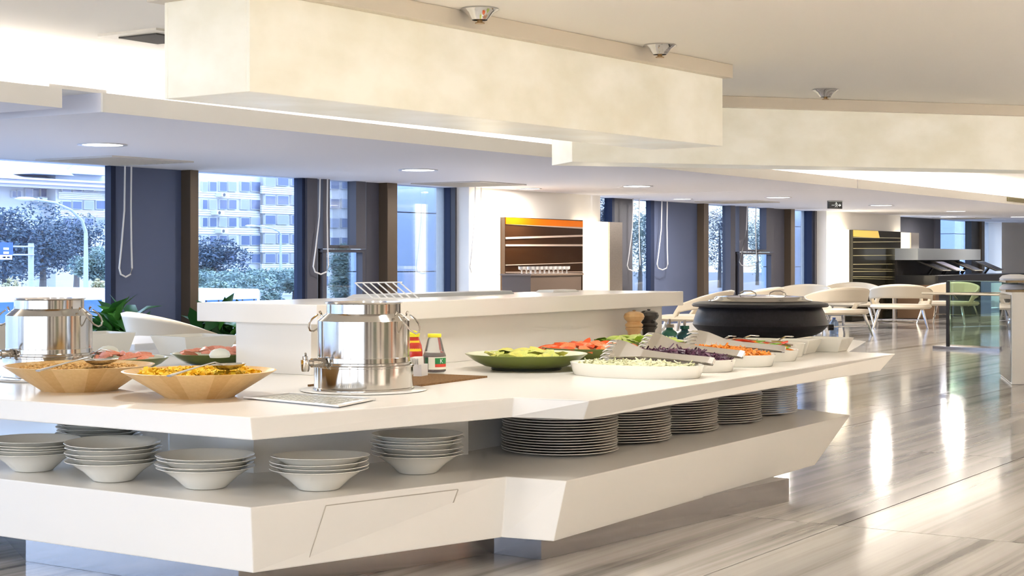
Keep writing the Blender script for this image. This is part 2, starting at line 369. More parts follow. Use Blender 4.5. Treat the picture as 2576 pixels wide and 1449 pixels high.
# small square grille in the upper ceiling and the brass grille on the fascia
gx, gy = P(395, 90, ZU); r = E('ceiling_hatch', (gx,gy,ZU-.012), 'small square ceiling hatch with dark opening beside the long light box', 'hatch')
MB().prism([(-.2,-.2),(.2,-.2),(.2,.2),(-.2,.2)],[(-.2,-.2),(.2,-.2),(.2,.2),(-.2,.2)],.0,.012).build('frame', mat('hatch_frame',(.70,.66,.58),.5), r, smooth=False)
MB().box(-.13,.13,-.13,.13,-.006,0).build('dark_opening', mat('hatch_dark',(.06,.055,.05),.8), r, smooth=False)
x0, x1 = W(2534, YF-.02), W(2600, YF-.02)
r = E('fascia_grille', ((x0+x1)/2, YF-.014, ZS+.03), 'brass slatted grille on the soffit edge at the side of the hall', 'grille')
MB().box(-(x1-x0)/2,(x1-x0)/2,-.006,0,0,.06).build('backing', mat('brass_dark',(.20,.17,.08),.5), r, smooth=False)
for k in range(6): MB().box(-(x1-x0)/2,(x1-x0)/2,-.02,-.006,.004+k*.0095,.009+k*.0095).build('slat', mat('brass',(.55,.50,.30),.35,metal=.6), r, smooth=False)
# sprinkler cups
for k,(px,py) in enumerate(((1207,22),(1660,113),(2077,225))):
    x,y = P(px,py,ZU); r = E('sprinkler', (x,y,ZU), 'chrome ceiling sprinkler cup '+['partly hidden by the long light box','near the end of the long light box','above the turned light box'][k], 'sprinkler', 'chrome ceiling sprinklers')
    MB().lathe([(.083,0),(.085,-.006),(.06,-.02),(.042,-.042),(.034,-.05)], 28, caps=False).build('cup', M_chrome, r)
    MB().lathe([(.03,0),(.03,-.04),(.012,-.048),(.012,-.06),(.022,-.062),(.022,-.066)], 16).build('nozzle', mat('bronze_nozzle',(.35,.22,.1),.3,metal=1), r)
# exit sign
ex, ey = P(2100, 505, ZS); r = E('exit_sign', (ex,ey,ZS), 'dark exit sign with running figure and arrow hanging from the soffit', 'sign', None, math.radians(-28))
MB().box(-.11,.11,-.02,.02,-.105,0).build('housing', mat('sign_dark',(.06,.065,.065),.4), r, smooth=False, bevel=.004)
MB().box(-.112,.112,-.0215,.0,-.013,-.004).build('edge_strip', mat('sign_edge',(.5,.52,.5),.4), r, smooth=False)
wm = mat('sign_white',(.8,.82,.8),.5,emit=(.8,.85,.8),es=.3)
g = MB(); g.box(-.07,-.02,-.0235,-.0205,-.062,-.056); g.box(.03,.066,-.0235,-.0205,-.062,-.055)
g.prism([(.060,-.0235,-.078),(.088,-.0235,-.0585),(.060,-.0235,-.040)],[(.060,-.0205,-.078),(.088,-.0205,-.0585),(.060,-.0205,-.040)])
g.build('arrow', wm, r, smooth=False)
g = MB(); g.lathe([(0.001,0),(.010,0)],14); 
g = MB()
g.add([(.010+.009*math.cos(a)-.005, -.0235, -.028+.009*math.sin(a)) for a in [k*PI/6 for k in range(12)]], [tuple(range(12))])
for a,b,w in (((0,-.038),(.004,-.062),.010),((.004,-.062),(-.016,-.085),.006),((.004,-.062),(.022,-.072),.006),((.022,-.072),(.018,-.088),.006),((-.018,-.044),(.022,-.04),.005),((.022,-.04),(.03,-.052),.005)):
    dx,dz=b[0]-a[0],b[1]-a[1]; L=math.hypot(dx,dz); nx,nz=-dz/L*w/2,dx/L*w/2
    g.add([(a[0]+nx,-.0235,a[1]+nz),(b[0]+nx,-.0235,b[1]+nz),(b[0]-nx,-.0235,b[1]-nz),(a[0]-nx,-.0235,a[1]-nz)],[(0,1,2,3)])
g.build('running_figure', wm, r, smooth=False)

# ================================================================== OUTSIDE
GZ = -.55
S(MB().box(-60, 170, YW+.36, 160, GZ-.1, GZ).build('ground', mat('asphalt',(.24,.26,.30),.8), smooth=False), 'grey street outside the windows')
def D(px, Y): return W(px, Y)
# apartment building facing the street, parallel to the window wall
YB = 46.0
M_bw = mat('building_render',(.42,.44,.48),.8, noise=((.46,.47,.49),.6,(1,1,6)))
M_bg = mat('building_glass',(.07,.10,.19),.15)
M_bg2 = mat('building_curtain',(.22,.25,.34),.4)
M_bf = mat('building_band',(.50,.50,.50),.7)
def bwin(root, p0, p1, y0, y1, Yf, k):
    xa, xb = W(p0,Yf), W(p1,Yf); za, zb = WZ((p0+p1)/2,y1,Yf), WZ((p0+p1)/2,y0,Yf)
    w = MB().box(xa,xb,Yf-.10,Yf+.02,za,zb).build('window', M_bw, root, world=True, smooth=False)
    MB().box(xa+.018,xb-.018,Yf-.105,Yf-.10,za+.018,zb-.018).build('pane', M_bg if k else M_bg2, w, smooth=False).location = -Vector(root.location)
xa, xb = W(-60,YB), W(775,YB); ztop = WZ(200,452,YB)
blk = E('apartment_building', (W(350,YB), YB, GZ), 'pale six storey apartment building with ribbon windows across the street', 'building')
MB().box(W(140,YB), W(985,YB), YB, YB+10, GZ, WZ(640,428,YB)).build('wall', M_bw, blk, world=True, smooth=False)
MB().box(W(-160,YB), W(140,YB), YB+.6, YB+10, GZ, WZ(70,462,YB)).build('wall', M_bw, blk, world=True, smooth=False)
# pitched roof with dormers
zr = WZ(60,455,YB); 
rf = MB(); rf.add([(W(-170,YB),YB-.4,zr),(W(290,YB),YB-.4,WZ(60,452,YB)),(W(290,YB),YB+6,zr+1.5),(W(-170,YB),YB+6,zr+1.5),(W(-170,YB),YB-.4,zr-.25),(W(290,YB),YB-.4,zr-.25)],[(0,1,2,3),(4,5,1,0)])
roof = rf.build('roof', mat('roof_tile',(.40,.37,.42),.8), blk, world=True, smooth=False)
for px in (114, 207):
    xx = W(px,YB); z = WZ(px,440,YB)
    d = MB(); d.add([(xx-.95,YB-.45,z),(xx+.95,YB-.45,z),(xx,YB-.45,z+.62),(xx-.95,YB+3,z),(xx+.95,YB+3,z),(xx,YB+3,z+.62)],[(0,1,2),(0,3,5,2),(1,2,5,4),(0,1,4,3)])
    d.build('dormer', mat('dormer',(.45,.52,.66),.7), blk, world=True, smooth=False)
for py in (441, 452):   # eaves line
    MB().box(W(-170,YB-.5),W(290,YB-.5),YB-.5,YB-.35,WZ(140,py+12,YB-.5)-.03,WZ(140,py+12,YB-.5)+.04).build('eaves', mat('eaves',(.50,.56,.72),.7), blk, world=True, smooth=False)
# wing left of the slate panel
for k,(pa,pb,ya,yb) in enumerate(((60,78,474,496),(78,94,474,496),(98,115,474,496),(120,136,474,496),(26,37,480,497),(39,49,479,497),(152,175,461,484),(178,202,461,484),(208,232,459,482),(237,261,458,482),(152,175,506,527),(178,202,506,527),(208,232,505,527),(237,261,504,527),(208,232,548,568),(237,261,548,568),(152,175,548,570),(178,202,548,570))):
    bwin(blk, pa, pb, ya, yb, YB+(.6 if pb < 140 else 0), k % 3)
for ya, yb in ((484,504),(528,547)):
    for q in range(4):
        h=(yb-ya-2)/4; MB().box(W(148,YB-.06),W(275,YB-.06),YB-.06,YB+.02,WZ(210,ya+1+(q+1)*h,YB-.06)+.012,WZ(210,ya+1+q*h,YB-.06)).build('cladding_board', M_bf, blk, world=True, smooth=False)
# main front seen through the second light
rows_l = ((457,482),(502,527),(547,571),(592,617),(638,662))
for r_i, (ya, yb) in enumerate(rows_l):
    for k,(pa,pb) in enumerate(((505,518),(523,541),(548,567),(571,591),(602,624),(628,651))):
        bwin(blk, pa, pb, ya, yb, YB, (k+r_i*2) % 3)
rows_r = ((445,468),(492,516),(541,565),(589,613),(638,662),(686,712))
for r_i, (ya, yb) in enumerate(rows_r):
    for k,(pa,pb) in enumerate(((798,822),(828,850),(856,880),(886,910))):
        bwin(blk, pa, pb, ya+8, yb+8, YB, (k+r_i) % 3)
    for k,(pa,pb) in enumerate(((663,689),(694,722),(730,756))):
        bwin(blk, pa, pb, ya, yb, YB-.25, (k+r_i) % 3)
    if r_i < 5:
        for q in range(4):
            y2 = rows_r[r_i+1][0]; h=(y2-yb-4)/4
            MB().box(W(659,YB-.3),W(780,YB-.3),YB-.3,YB-.2,WZ(710,yb+2+(q+1)*h,YB-.3)+.015,WZ(710,yb+2+q*h,YB-.3)).build('cladding_board', M_bf, blk, world=True, smooth=False)
MB().box(W(657,YB),W(790,YB),YB-.22,YB,GZ,WZ(640,428,YB)).build('wall', M_bw, blk, world=True, smooth=False)
for r_i in range(4):
    ya, yb = rows_l[r_i][1], rows_l[r_i+1][0]
    for q in range(3):
        h=(yb-ya-4)/3; MB().box(W(498,YB-.06),W(654,YB-.06),YB-.06,YB+.02,WZ(575,ya+2+(q+1)*h,YB-.06)+.015,WZ(575,ya+2+q*h,YB-.06)).build('cladding_board', M_bf, blk, world=True, smooth=False)
for k,(px,py) in enumerate(((572,488),(560,533),(570,579),(140,500))):   # air conditioner boxes fixed to the wall
    x_,z_=W(px,YB-.5),WZ(px,py+7,YB-.5); yy=YB+(.6 if k==3 else 0)
    a=MB().box(x_-.22,x_+.22,yy-.4,yy-.06,z_,z_+.16).build('air_conditioner', M_bf, blk, world=True, smooth=False)
    f=MB().lathe([(.02,0),(.065,0),(.065,.02),(.02,.02)],14,caps=False).build('fan', M_frame, a); f.rotation_euler=(PI/2,0,0); f.location=Vector((x_-.08,yy-.4,z_+.08))-Vector(blk.location)
# street furniture
def street_lamp(px, py_top, Y, hx, hy, label):
    x = W(px,Y); zt = WZ(px,py_top,Y); r = E('street_lamp', (x,Y,GZ), label, 'street lamp', 'street lamps')
    m = mat('lamp_post',(.30,.34,.44),.5)
    dx = W(hx,Y)-x; dz = WZ(hx,hy,Y)-zt; z0 = zt-GZ
    MB().tube([(0,0,0),(0,0,z0*.5),(0,0,z0)],[.065,.055,.040],8).build('pole', m, r)
    pts=[(0,0,z0)]+[(dx*(1-math.cos(t*PI/2))*1.0*.8, 0, z0+dz*math.sin(t*PI/2)) for t in (.25,.5,.75,1)]
    MB().tube(pts,[.04,.034,.03,.026,.024],8).build('arm', m, r)
    MB().lathe([(.001,-.03),(.07,-.03),(.12,0),(.07,.035),(.001,.045)],12,sx=2.4).build('lamp_head', mat('lamp_head',(.80,.82,.84),.4), r).location=(dx*.92,0,z0+dz)
street_lamp(216,585,26,52,500,'tall pale street lamp with curved arm before the dark trees')
street_lamp(706,590,40,624,568,'thin street lamp in front of the ribbon window building')
Ys=24; r = E('road_sign',(W(78,Ys),Ys,GZ),'blue and white road sign on a grey post with two arms','road sign')
MB().tube([(0,0,0),(0,0,WZ(78,612,Ys)-GZ)],.055,10).build('post', mat('sign_post',(.32,.36,.46),.5), r)
for py in (620.5,641): 
    z=WZ(78,py,Ys)-GZ; MB().tube([(0,-.08,z),(W(-30,Ys)-W(78,Ys),-.08,z)],.018,6).build('arm', mat('sign_post',(.6,.66,.8),.5), r)
zA,zB2,zC=[WZ(10,p,Ys)-GZ for p in (610,640,653)]; xl,xr=W(-40,Ys)-W(78,Ys),W(22,Ys)-W(78,Ys)
MB().box(xl,xr,-.12,-.10,zB2,zA).build('blue_plate', mat('sign_blue',(.03,.09,.55),.4), r, smooth=False)
MB().box(xl,xr-.02,-.12,-.10,zC,zB2-.01).build('white_plate', mat('sign_wh',(.75,.78,.85),.4), r, smooth=False)
for k in range(3):
    MB().box(xr-.22,xr-.1,-.126,-.12,zA-.06-.075*(k+1),zA-.02-.075*(k+1)).build('mark', M_white, r, smooth=False)
for k in range(2):
    MB().box(xr-.24+.1*k,xr-.17+.1*k,-.126,-.12,zC+.03,zB2-.04).build('mark', mat('mark_navy',(.05,.06,.2),.5), r, smooth=False)
# trees and hedges
def leaf_cloud(n, rx, ry, rz, size, seed, lumps=9, hollow=.55):
    rr = random.Random(seed); m = MB(); cen = []
    for k in range(lumps):
        a = rr.uniform(0,2*PI); q = rr.uniform(0,.7); cen.append((q*math.cos(a)*rx, q*math.sin(a)*ry, rr.uniform(-.6,.7)*rz, rr.uniform(.35,.6)))
    for i in range(n):
        c = cen[rr.randrange(lumps)]; u = Vector((rr.gauss(0,1),rr.gauss(0,1),rr.gauss(0,1))).normalized()*rr.uniform(hollow,1)
        p = Vector((c[0]+u.x*c[3]*rx, c[1]+u.y*c[3]*ry, c[2]+u.z*c[3]*rz))
        d1 = Vector((rr.gauss(0,1),rr.gauss(0,1),rr.gauss(0,.5))).normalized()*size*rr.uniform(.6,1.4); d2 = d1.cross(Vector((rr.gauss(0,1),rr.gauss(0,1),rr.gauss(0,1)))).normalized()*size*.4
        m.add([p-d1,p-d2,p+d1,p+d2],[(0,1,2,3)])
    return m
TREES = [(10,615,30,1.25,.95,0),(105,608,33,1.45,.95,0),(245,668,31,.75,.5,1),(190,625,38,1.5,.9,0),(540,665,34,1.35,.75,0),(640,712,31,1.8,.36,1),(512,706,34,.75,.40,1),(740,712,32,1.0,.3,1),(870,690,30,.9,1.0,1),
 (1610,600,34,1.6,1.7,1),(1530,570,34,1.2,1.5,0),(1810,600,38,1.8,1.9,0),(1905,610,40,1.9,1.9,1),(1720,600,38,1.6,1.6,0),(2400,590,46,2.6,2.0,1),(2350,600,46,2.2,2.2,0)]
M_leaf = [mat('hazy_blue_leaves',(.06,.10,.14),.6,noise=((.025,.05,.10),3,(1,1,1))), mat('grey_green_leaves',(.20,.28,.24),.6,noise=((.10,.17,.20),3,(1,1,1)))]  # bluish haze and glass reflection are put into the leaf colours
M_bark = mat('bark',(.10,.09,.09),.8)
tl = {0:'dark blue green tree ',1:'pale grey green bushy tree '}
twhere = ['by the road sign','behind the yellowish reflection on the street window','small, by the slate panel edge','behind the curved lamp post','with spreading top before the ribbon windows','low, along the street under the thin lamp','low, beside the bronze fin','low, at the foot of the ribbon window building','seen through the lower casement pane','seen beside the steel edge of the wall station','behind the narrow pane above the wall station','seen through the second window','seen through the second casement','behind the second slate panel','seen through the far window','behind the far dark panel']
for k,(px,py,Y,rx,rz,kind) in enumerate(TREES):
    x=W(px,Y); z=WZ(px,py,Y); r=E('tree',(x,Y,GZ),tl[kind]+twhere[k],'tree','street trees')
    leaf_cloud(5200,rx,rx*.8,rz,.055,100+k,14).build('foliage',M_leaf[kind],r,smooth=False,fix=False).location=(0,0,z-GZ)
    MB().tube([(0,0,0),(.05,0,(z-GZ)*.5),(0,0,z-GZ+rz*.3)],[.12,.09,.03],7).build('trunk',M_bark,r)
for k,(px,Y,w) in enumerate(((15,22.6,.33),(125,22.6,.33),(235,22.6,.33),(560,26,.42),(690,26,.42))):
    x=W(px,Y); z=max(WZ(px,716,Y),GZ+.3); r=T(leaf_cloud(1900,w,.4,(z-GZ)*.5,.06,300+k,12).build('hedge',mat('hedge_leaves',(.22,.26,.16),.6,noise=((.34,.27,.15),4,(1,1,1))) if k<3 else M_leaf[1],smooth=False,fix=False,loc=(x,Y,z)),['mottled hedge below the road sign','mottled hedge with autumn tints below the lamp post','mottled hedge end by the window post','green hedge behind the second white bus','green hedge below the thin lamp'][k],'hedge','roadside hedges')
    r.location.z = (z+GZ)/2+.05
# buses
def bus(pa, pb, Y, ytop, label):
    xa, xb = W(pa,Y), W(pb,Y); L = xb-xa; zt = WZ((pa+pb)/2,ytop,Y)-GZ; r = E('bus',((xa+xb)/2,Y+1.0,GZ),label,'bus','parked white buses')
    MB().box(-L/2,L/2,-1,1,.1,zt).build('body', mat('bus_white',(.62,.65,.70),.3), r, smooth=False, bevel=.04)
    MB().box(-L/2+.1,L/2-.1,-1.012,-1.0,zt*.45,zt-.17).build('window_band', mat('bus_glass',(.06,.14,.42),.1), r, smooth=False)
    for q in range(5): MB().box(-L/2+.1+q*L/5,-L/2+.13+q*L/5,-1.018,-1.012,zt*.45,zt-.17).build('window_post', M_black, r, smooth=False)
    for sx in (-.35,.35): 
        w=MB().lathe([(.001,0),(.17,0),(.17,.12),(.001,.12)],18,caps=False).build('wheel', M_black, r); w.rotation_euler=(PI/2,0,0); w.location=(sx*L,-.93,.17)
bus(-260,268,17.5,729,'long white bus with blue windows behind the steel urns')
bus(505,655,18.6,728,'white bus with blue windows beyond the bronze fin')
# blue metal clad columns right outside the glass
def out_col(pa, pb, Y, joints, label):
    xa, xb = W(pa,Y), W(pb,Y); r = E('outside_column',((xa+xb)/2,Y+.3,GZ),label,'column','blue clad outside columns')
    zs = [GZ+.0]+sorted(WZ((pa+pb)/2,j,Y) for j in joints)+[3.2]
    m = mat('blue_cladding',(.42,.55,.80),.22,metal=.35)
    for a, b in zip(zs, zs[1:]):
        MB().box(xa,xb,Y,Y+.6,a+.006,b-.006).build('panel', m, r, world=True, smooth=False)
    MB().box(xa+.02,xb-.02,Y+.02,Y+.58,GZ,3.19).build('core', M_navy, r, world=True, smooth=False)
out_col(985,1150,11.2,(536,683),'pale blue metal clad column outside beside the first window')
out_col(1995,2062,11.2,(571,671),'pale blue metal clad column outside beside the second window')
out_col(2402,2460,11.2,(589,640),'pale blue metal clad column outside the far window')
# ================================================================== BUFFET ISLAND
ZC=.542; ZCb=.476; ZL=.282; ZLb=.092
def v3(p,z): return (p[0],p[1],z)
def mir(poly, c=4.55): return [(x, 2*c-y) for x, y in reversed(poly)]
# countertop outline (camera side), from the far left end round to the far right end
def slab(name, top, bot, zt, zb, m, root, bev=.004):
    return MB().prism([v3(p,zb) for p in bot],[v3(p,zt) for p in top]).build(name, m, root, world=True, smooth=False, bevel=bev)
island = E('buffet_cabinet', (*C(1000,6.6),0), 'white angular buffet base with open lower shelf, flap door and steel plinth', 'buffet base')
top_ = E('buffet_countertop', (*C(1000,6.6),ZCb), 'thick white angular countertop carrying the salad buffet', 'countertop')
rise = E('raised_shelf_unit', (6.2,4.3,ZC), 'white raised shelf on a riser standing on the buffet countertop', 'shelf')
ct = [P(629,1050,ZC), P(1293,999.5,ZC), P(1483,1008,ZC), P(2253,890,ZC)]
cb = [P(635,1108,ZCb), P(1288,1050,ZCb), P(1467,1056,ZCb), P(2215,933,ZCb)]
YBK=5.95
right = [(7.50,2.93),(8.50,3.22),(8.92,3.62),(9.08,4.55)]
def close(a): return a+right+[(8.6,YBK),(ct[0][0],YBK)]
slab('countertop', close(ct), close(cb), ZC, ZCb, M_stone, top_)
lt = [P(631,1276.5,ZL), P(1274,1199,ZL), P(1425,1210,ZL), P(2140,1044,ZL)]
lb = [P(637,1442,ZLb), P(1262,1352,ZLb), P(1393,1362,ZLb), P(2050,1170,ZLb)]
lr_t=[(7.12,3.0),(7.14,4.55)]; lr_b=[(6.75,3.0),(6.8,4.55)]
slab('lower_shelf', lt+lr_t+[(7.1,YBK),(lt[0][0],YBK)], lb+lr_b+[(6.8,YBK),(lb[0][0],YBK)], ZL, ZLb, M_stone2, island)
# core wall between shelf and countertop
core=[(3.987,3.657),(4.80,3.345),(4.84,3.40),(7.08,3.40),(7.08,4.6),(4.52,4.6),(3.987,4.05)]
MB().prism(core,core,ZL-.004,ZCb).build('core_wall', M_stone, island, world=True, smooth=False)
core2=[(8.0,4.3),(8.4,4.3),(8.4,4.9),(8.0,4.9)]
MB().prism(core2,core2,0,ZCb).build('end_support', M_stone, island, world=True, smooth=False)
# plinth
pl=[P(65,1412,0), P(600,1494,0), P(1243,1393,0), P(1361.5,1409,0), P(1985,1262,0)]
pl=pl+[(pl[-1][0]+.05, 4.4),(pl[0][0]+.4,4.9)]
MB().prism(pl,pl,.0005,ZLb+.004).build('plinth', M_plinth, island, world=True, smooth=False)
# flap door in the lower shelf front: four corners traced on that face
def on_face(px,py,a_top,b_top,a_bot,b_bot):
    best=None; d=Vector((CT+ (px-CX)/F*ST, ST-(px-CX)/F*CT, -(py-HY)/F)); o=Vector((0,0,1))
    n=(Vector((*b_top,ZL))-Vector((*a_top,ZL))).cross(Vector((*a_bot,ZLb))-Vector((*a_top,ZL))).normalized()
    t=(Vector((*a_top,ZL))-o).dot(n)/d.dot(n); return o+d*t, n
q=[on_face(px,py,lt[0],lt[1],lb[0],lb[1]) for px,py in ((819,1272),(1151,1231),(1100,1372),(771,1421))]
n=q[0][1]; n = n if n.y<0 else -n
ptsf=[a for a,_ in q]
door=MB().add([p+n*.003 for p in ptsf]+[p-n*.004 for p in ptsf],[(0,1,2,3),(7,6,5,4),(0,4,5,1),(1,5,6,2),(2,6,7,3),(3,7,4,0)]).build('flap_door', M_stone2, island, world=True, smooth=False)
gm=mat('shadow_gap',(.42,.385,.33),.8)
for a,b,w in ((0,1,.0014),(1,2,.0024),(3,0,.0011)):
    A,B=ptsf[a]+n*.0032,ptsf[b]+n*.0032; dd=(B-A).normalized().cross(n)*w
    MB().add([A-dd,B-dd,B+dd,A+dd,A-dd-n*.006,B-dd-n*.006,B+dd-n*.006,A+dd-n*.006],[(0,1,2,3),(7,6,5,4),(0,4,5,1),(1,5,6,2),(2,6,7,3),(3,7,4,0)]).build('door_gap', gm, island, world=True, smooth=False)
# raised shelf on its body
MB().box(4.80,7.74,4.10,4.50,ZC,.748).build('riser_body', M_stone, rise, world=True, smooth=False, bevel=.003)
MB().box(4.74,7.84,4.02,4.66,.746,.823).build('raised_shelf', M_stone, rise, world=True, smooth=False, bevel=.004)

# ================================================================== THINGS ON THE ISLAND
# ---- steel milk urns
def urn(px, zc, label, extra):
    x,y=C(px,zc); ang=math.atan2(-y,-x)   # towards the viewer
    r=E('milk_urn',(x,y,ZC+.006),label,'milk urn','steel milk urns')
    R0=.1731; RB=.1607; RN=.130
    MB().lathe([(.001,.0),(R0+.004,0),(R0+.004,.006),(R0,.008),(R0,.078),(R0+.003,.080),(R0+.003,.085),(R0-.005,.088),(.001,.088)],64,caps=False).build('base_drum',M_steel,r)
    MB().lathe([(RB-.01,.086),(RB+.007,.086),(RB+.007,.094),(RB+.002,.096),(RB+.001,.112),(RB,.113),(RB,.238),(RN+.002,.262),(RN,.264),(RN,.296),(RN+.005,.299),(RN+.004,.303),(RN-.006,.303),(RN-.008,.28),(RN-.01,.25)],64,caps=False).build('body',mat('urn_steel',(.50,.475,.44),.12,metal=1,noise=((.55,.525,.49),9,(1,1,.3))),r)
    MB().lathe([(.001,.258),(RN-.009,.262),(RN-.009,.270),(.001,.274)],48,caps=False).build('lid',M_steel,r)
    # two bail loops with hooks
    for sgn in (1,-1):
        a=ang+1.12+(0 if sgn>0 else PI); c,s=math.cos(a),math.sin(a); t=(-s,c)
        loop=[((RB-.004+.055*math.sin(k*PI/8))*c+t[0]*.045*math.cos(k*PI/8),(RB-.004+.055*math.sin(k*PI/8))*s+t[1]*.045*math.cos(k*PI/8),.258-.058*math.sin(k*PI/8)+.012*math.sin(k*PI/4)) for k in range(9)]
        MB().tube(loop,.0035,8).build('bail_handle',M_steel,r)
        for q in (-1,1):
            e=((RB-.018)*c+t[0]*.046*q,(RB-.018)*s+t[1]*.046*q,.262); MB().tube([(e[0],e[1],e[2]-.008),e,(e[0]+.006*c,e[1]+.006*s,e[2]+.008)],.004,6).build('ear',M_steel,r)
    # tap
    a=ang-.98; c,s=math.cos(a),math.sin(a); zt=.098
    tp=MB().tube([(R0*.9*c,R0*.9*s,zt),((R0+.02)*c,(R0+.02)*s,zt),((R0+.02)*c,(R0+.02)*s,zt),((R0+.055)*c,(R0+.055)*s,zt)],[.013,.013,.010,.010],12).build('tap',M_steel,r)
    MB().tube([((R0-.006)*c,(R0-.006)*s,zt),((R0+.006)*c,(R0+.006)*s,zt)],.020,6).build('nut',M_steel,tp)
    MB().tube([((R0+.022)*c,(R0+.022)*s,zt),((R0+.040)*c,(R0+.040)*s,zt)],.016,14).build('nut',M_steel,tp)
    ex=(R0+.066); MB().lathe([(.001,-.028),(.013,-.028),(.015,-.02),(.015,.012),(.009,.014),(.009,.024),(.001,.026)],16,c=(ex*c,ex*s),caps=False).build('spout',M_steel,tp).location=(0,0,zt)
    MB().tube([(ex*c,ex*s,zt+.024),(ex*c-.022*s+.012*c,ex*s+.022*c+.012*s,zt+.034)],[.006,.004],8).build('lever',M_steel,tp)
    # clear stand
    MB().lathe([(.001,-.006),(.215,-.006),(.222,-.003),(.215,0),(.001,0)],48,caps=False).build('round_stand',mat('stand_acrylic',(.74,.73,.70),.12),r)
    return r,(x,y),ang
u1,(ux,uy),ua=urn(915,5.56,'polished steel milk urn in front of the raised shelf, sauce bottles behind it',1)
u2,(u2x,u2y),ua2=urn(124,6.10,'polished steel milk urn behind the wooden cereal bowls',1)
def drip(q,label):
    q=[Vector((*P(px,py,ZC),0)) for px,py in q]; c=sum(q,Vector((0,0,0)))/4; r=E('drip_tray',(c.x,c.y,ZC),label,'drip tray')
    def bl(u,v): return (q[0]*(1-u)+q[1]*u)*(1-v)+(q[3]*(1-u)+q[2]*u)*v-c
    def quad(u0,u1,v0,v1,z0,z1,n,m): 
        p=[bl(u0,v0),bl(u1,v0),bl(u1,v1),bl(u0,v1)]; p=[(a.x,a.y) for a in p]; return MB().prism(p,p,z0,z1).build(n,m,r,smooth=False)
    quad(0,1,0,1,0,.004,'tray',M_clear); am=mat('acrylic_white',(.80,.79,.76),.2)
    quad(0,1,0,.05,.004,.009,'rim',am); quad(0,1,.95,1,.004,.009,'rim',am); quad(0,.04,.05,.95,.004,.009,'rim',am); quad(.96,1,.05,.95,.004,.009,'rim',am)
    quad(.1,.93,.1,.9,.004,.0055,'grid_plate',mat('grid_light',(.70,.69,.64),.3,metal=.5)); sd=mat('slot_dark',(.34,.34,.30),.6)
    for i in range(12):
        for j in range(4): quad(.14+i*.064,.14+i*.064+.035,.14+j*.19,.14+j*.19+.13,.0055,.0062,'slot',sd)
    return r
drip(((612,1004),(852,1027),(945,1008),(725,994)),'clear drip tray with slotted grid in front of the nearer milk urn')
# ---- wooden cereal bowls
def wood_mat():
    m=bpy.data.materials.new('bamboo_staves'); m.use_nodes=True; nt=m.node_tree; b=nt.nodes['Principled BSDF']
    tc=nt.nodes.new('ShaderNodeTexCoord'); gr=nt.nodes.new('ShaderNodeTexGradient'); gr.gradient_type='RADIAL'; nt.links.new(tc.outputs['Object'],gr.inputs[0])
    mu=nt.nodes.new('ShaderNodeMath'); mu.operation='MULTIPLY'; mu.inputs[1].default_value=26; nt.links.new(gr.outputs['Fac'],mu.inputs[0])
    fl_=nt.nodes.new('ShaderNodeMath'); fl_.operation='FLOOR'; nt.links.new(mu.outputs[0],fl_.inputs[0])
    wn=nt.nodes.new('ShaderNodeTexWhiteNoise'); wn.noise_dimensions='1D'; nt.links.new(fl_.outputs[0],wn.inputs['W'])
    nz=nt.nodes.new('ShaderNodeTexNoise'); nz.inputs['Scale'].default_value=24; mp=nt.nodes.new('ShaderNodeMapping'); mp.inputs['Scale'].default_value=(3,3,.6); nt.links.new(tc.outputs['Object'],mp.inputs[0]); nt.links.new(mp.outputs[0],nz.inputs[0])
    ad=nt.nodes.new('ShaderNodeMath'); ad.operation='MULTIPLY_ADD'; ad.inputs[1].default_value=.5; nt.links.new(wn.outputs['Value'],ad.inputs[0]); hf=nt.nodes.new('ShaderNodeMath'); hf.operation='MULTIPLY'; hf.inputs[1].default_value=.5; nt.links.new(nz.outputs['Fac'],hf.inputs[0]); nt.links.new(hf.outputs[0],ad.inputs[2])
    rp=nt.nodes.new('ShaderNodeValToRGB'); rp.color_ramp.elements[0].color=(.56,.33,.115,1); rp.color_ramp.elements[1].color=(.72,.50,.24,1); rp.color_ramp.elements[0].position=.15; rp.color_ramp.elements[1].position=.8
    nt.links.new(ad.outputs[0],rp.inputs[0]); nt.links.new(rp.outputs[0],b.inputs['Base Color']); b.inputs['Roughness'].default_value=.35
    return m
M_wood=wood_mat(); M_spoon=mat('spoon_steel',(.62,.60,.57),.2,metal=1)
def spoon(name,a,b,label,group,bowl_r=.045,parent_rot=0,drop=.02,cat='spoon',w=.007):
    a,b=Vector(a),Vector(b); d=b-a; L=math.hypot(d.x,d.y); r=E(name,b,label,cat,group,math.atan2(d.y,d.x))
    # local: handle runs from (-L,0,dz) to the bowl at 0
    dz=a.z-b.z
    MB().tube([(-L,0,dz),(-L*.6,0,dz*.6+.012),(-bowl_r*1.4,0,.018),(-bowl_r*.8,0,.008)],[w*1.6,w*1.1,w*.9,w*1.3],8,flat=.3).build('handle',M_spoon,r)
    MB().lathe([(.001,-.012),(.5,-.009),(.85,0),(1,.008),(.96,.008),(.8,.002),(.45,-.006),(.001,-.009)],20,sx=bowl_r*1.5,sy=bowl_r*.85,caps=False).build('bowl',M_spoon,r)
    return r
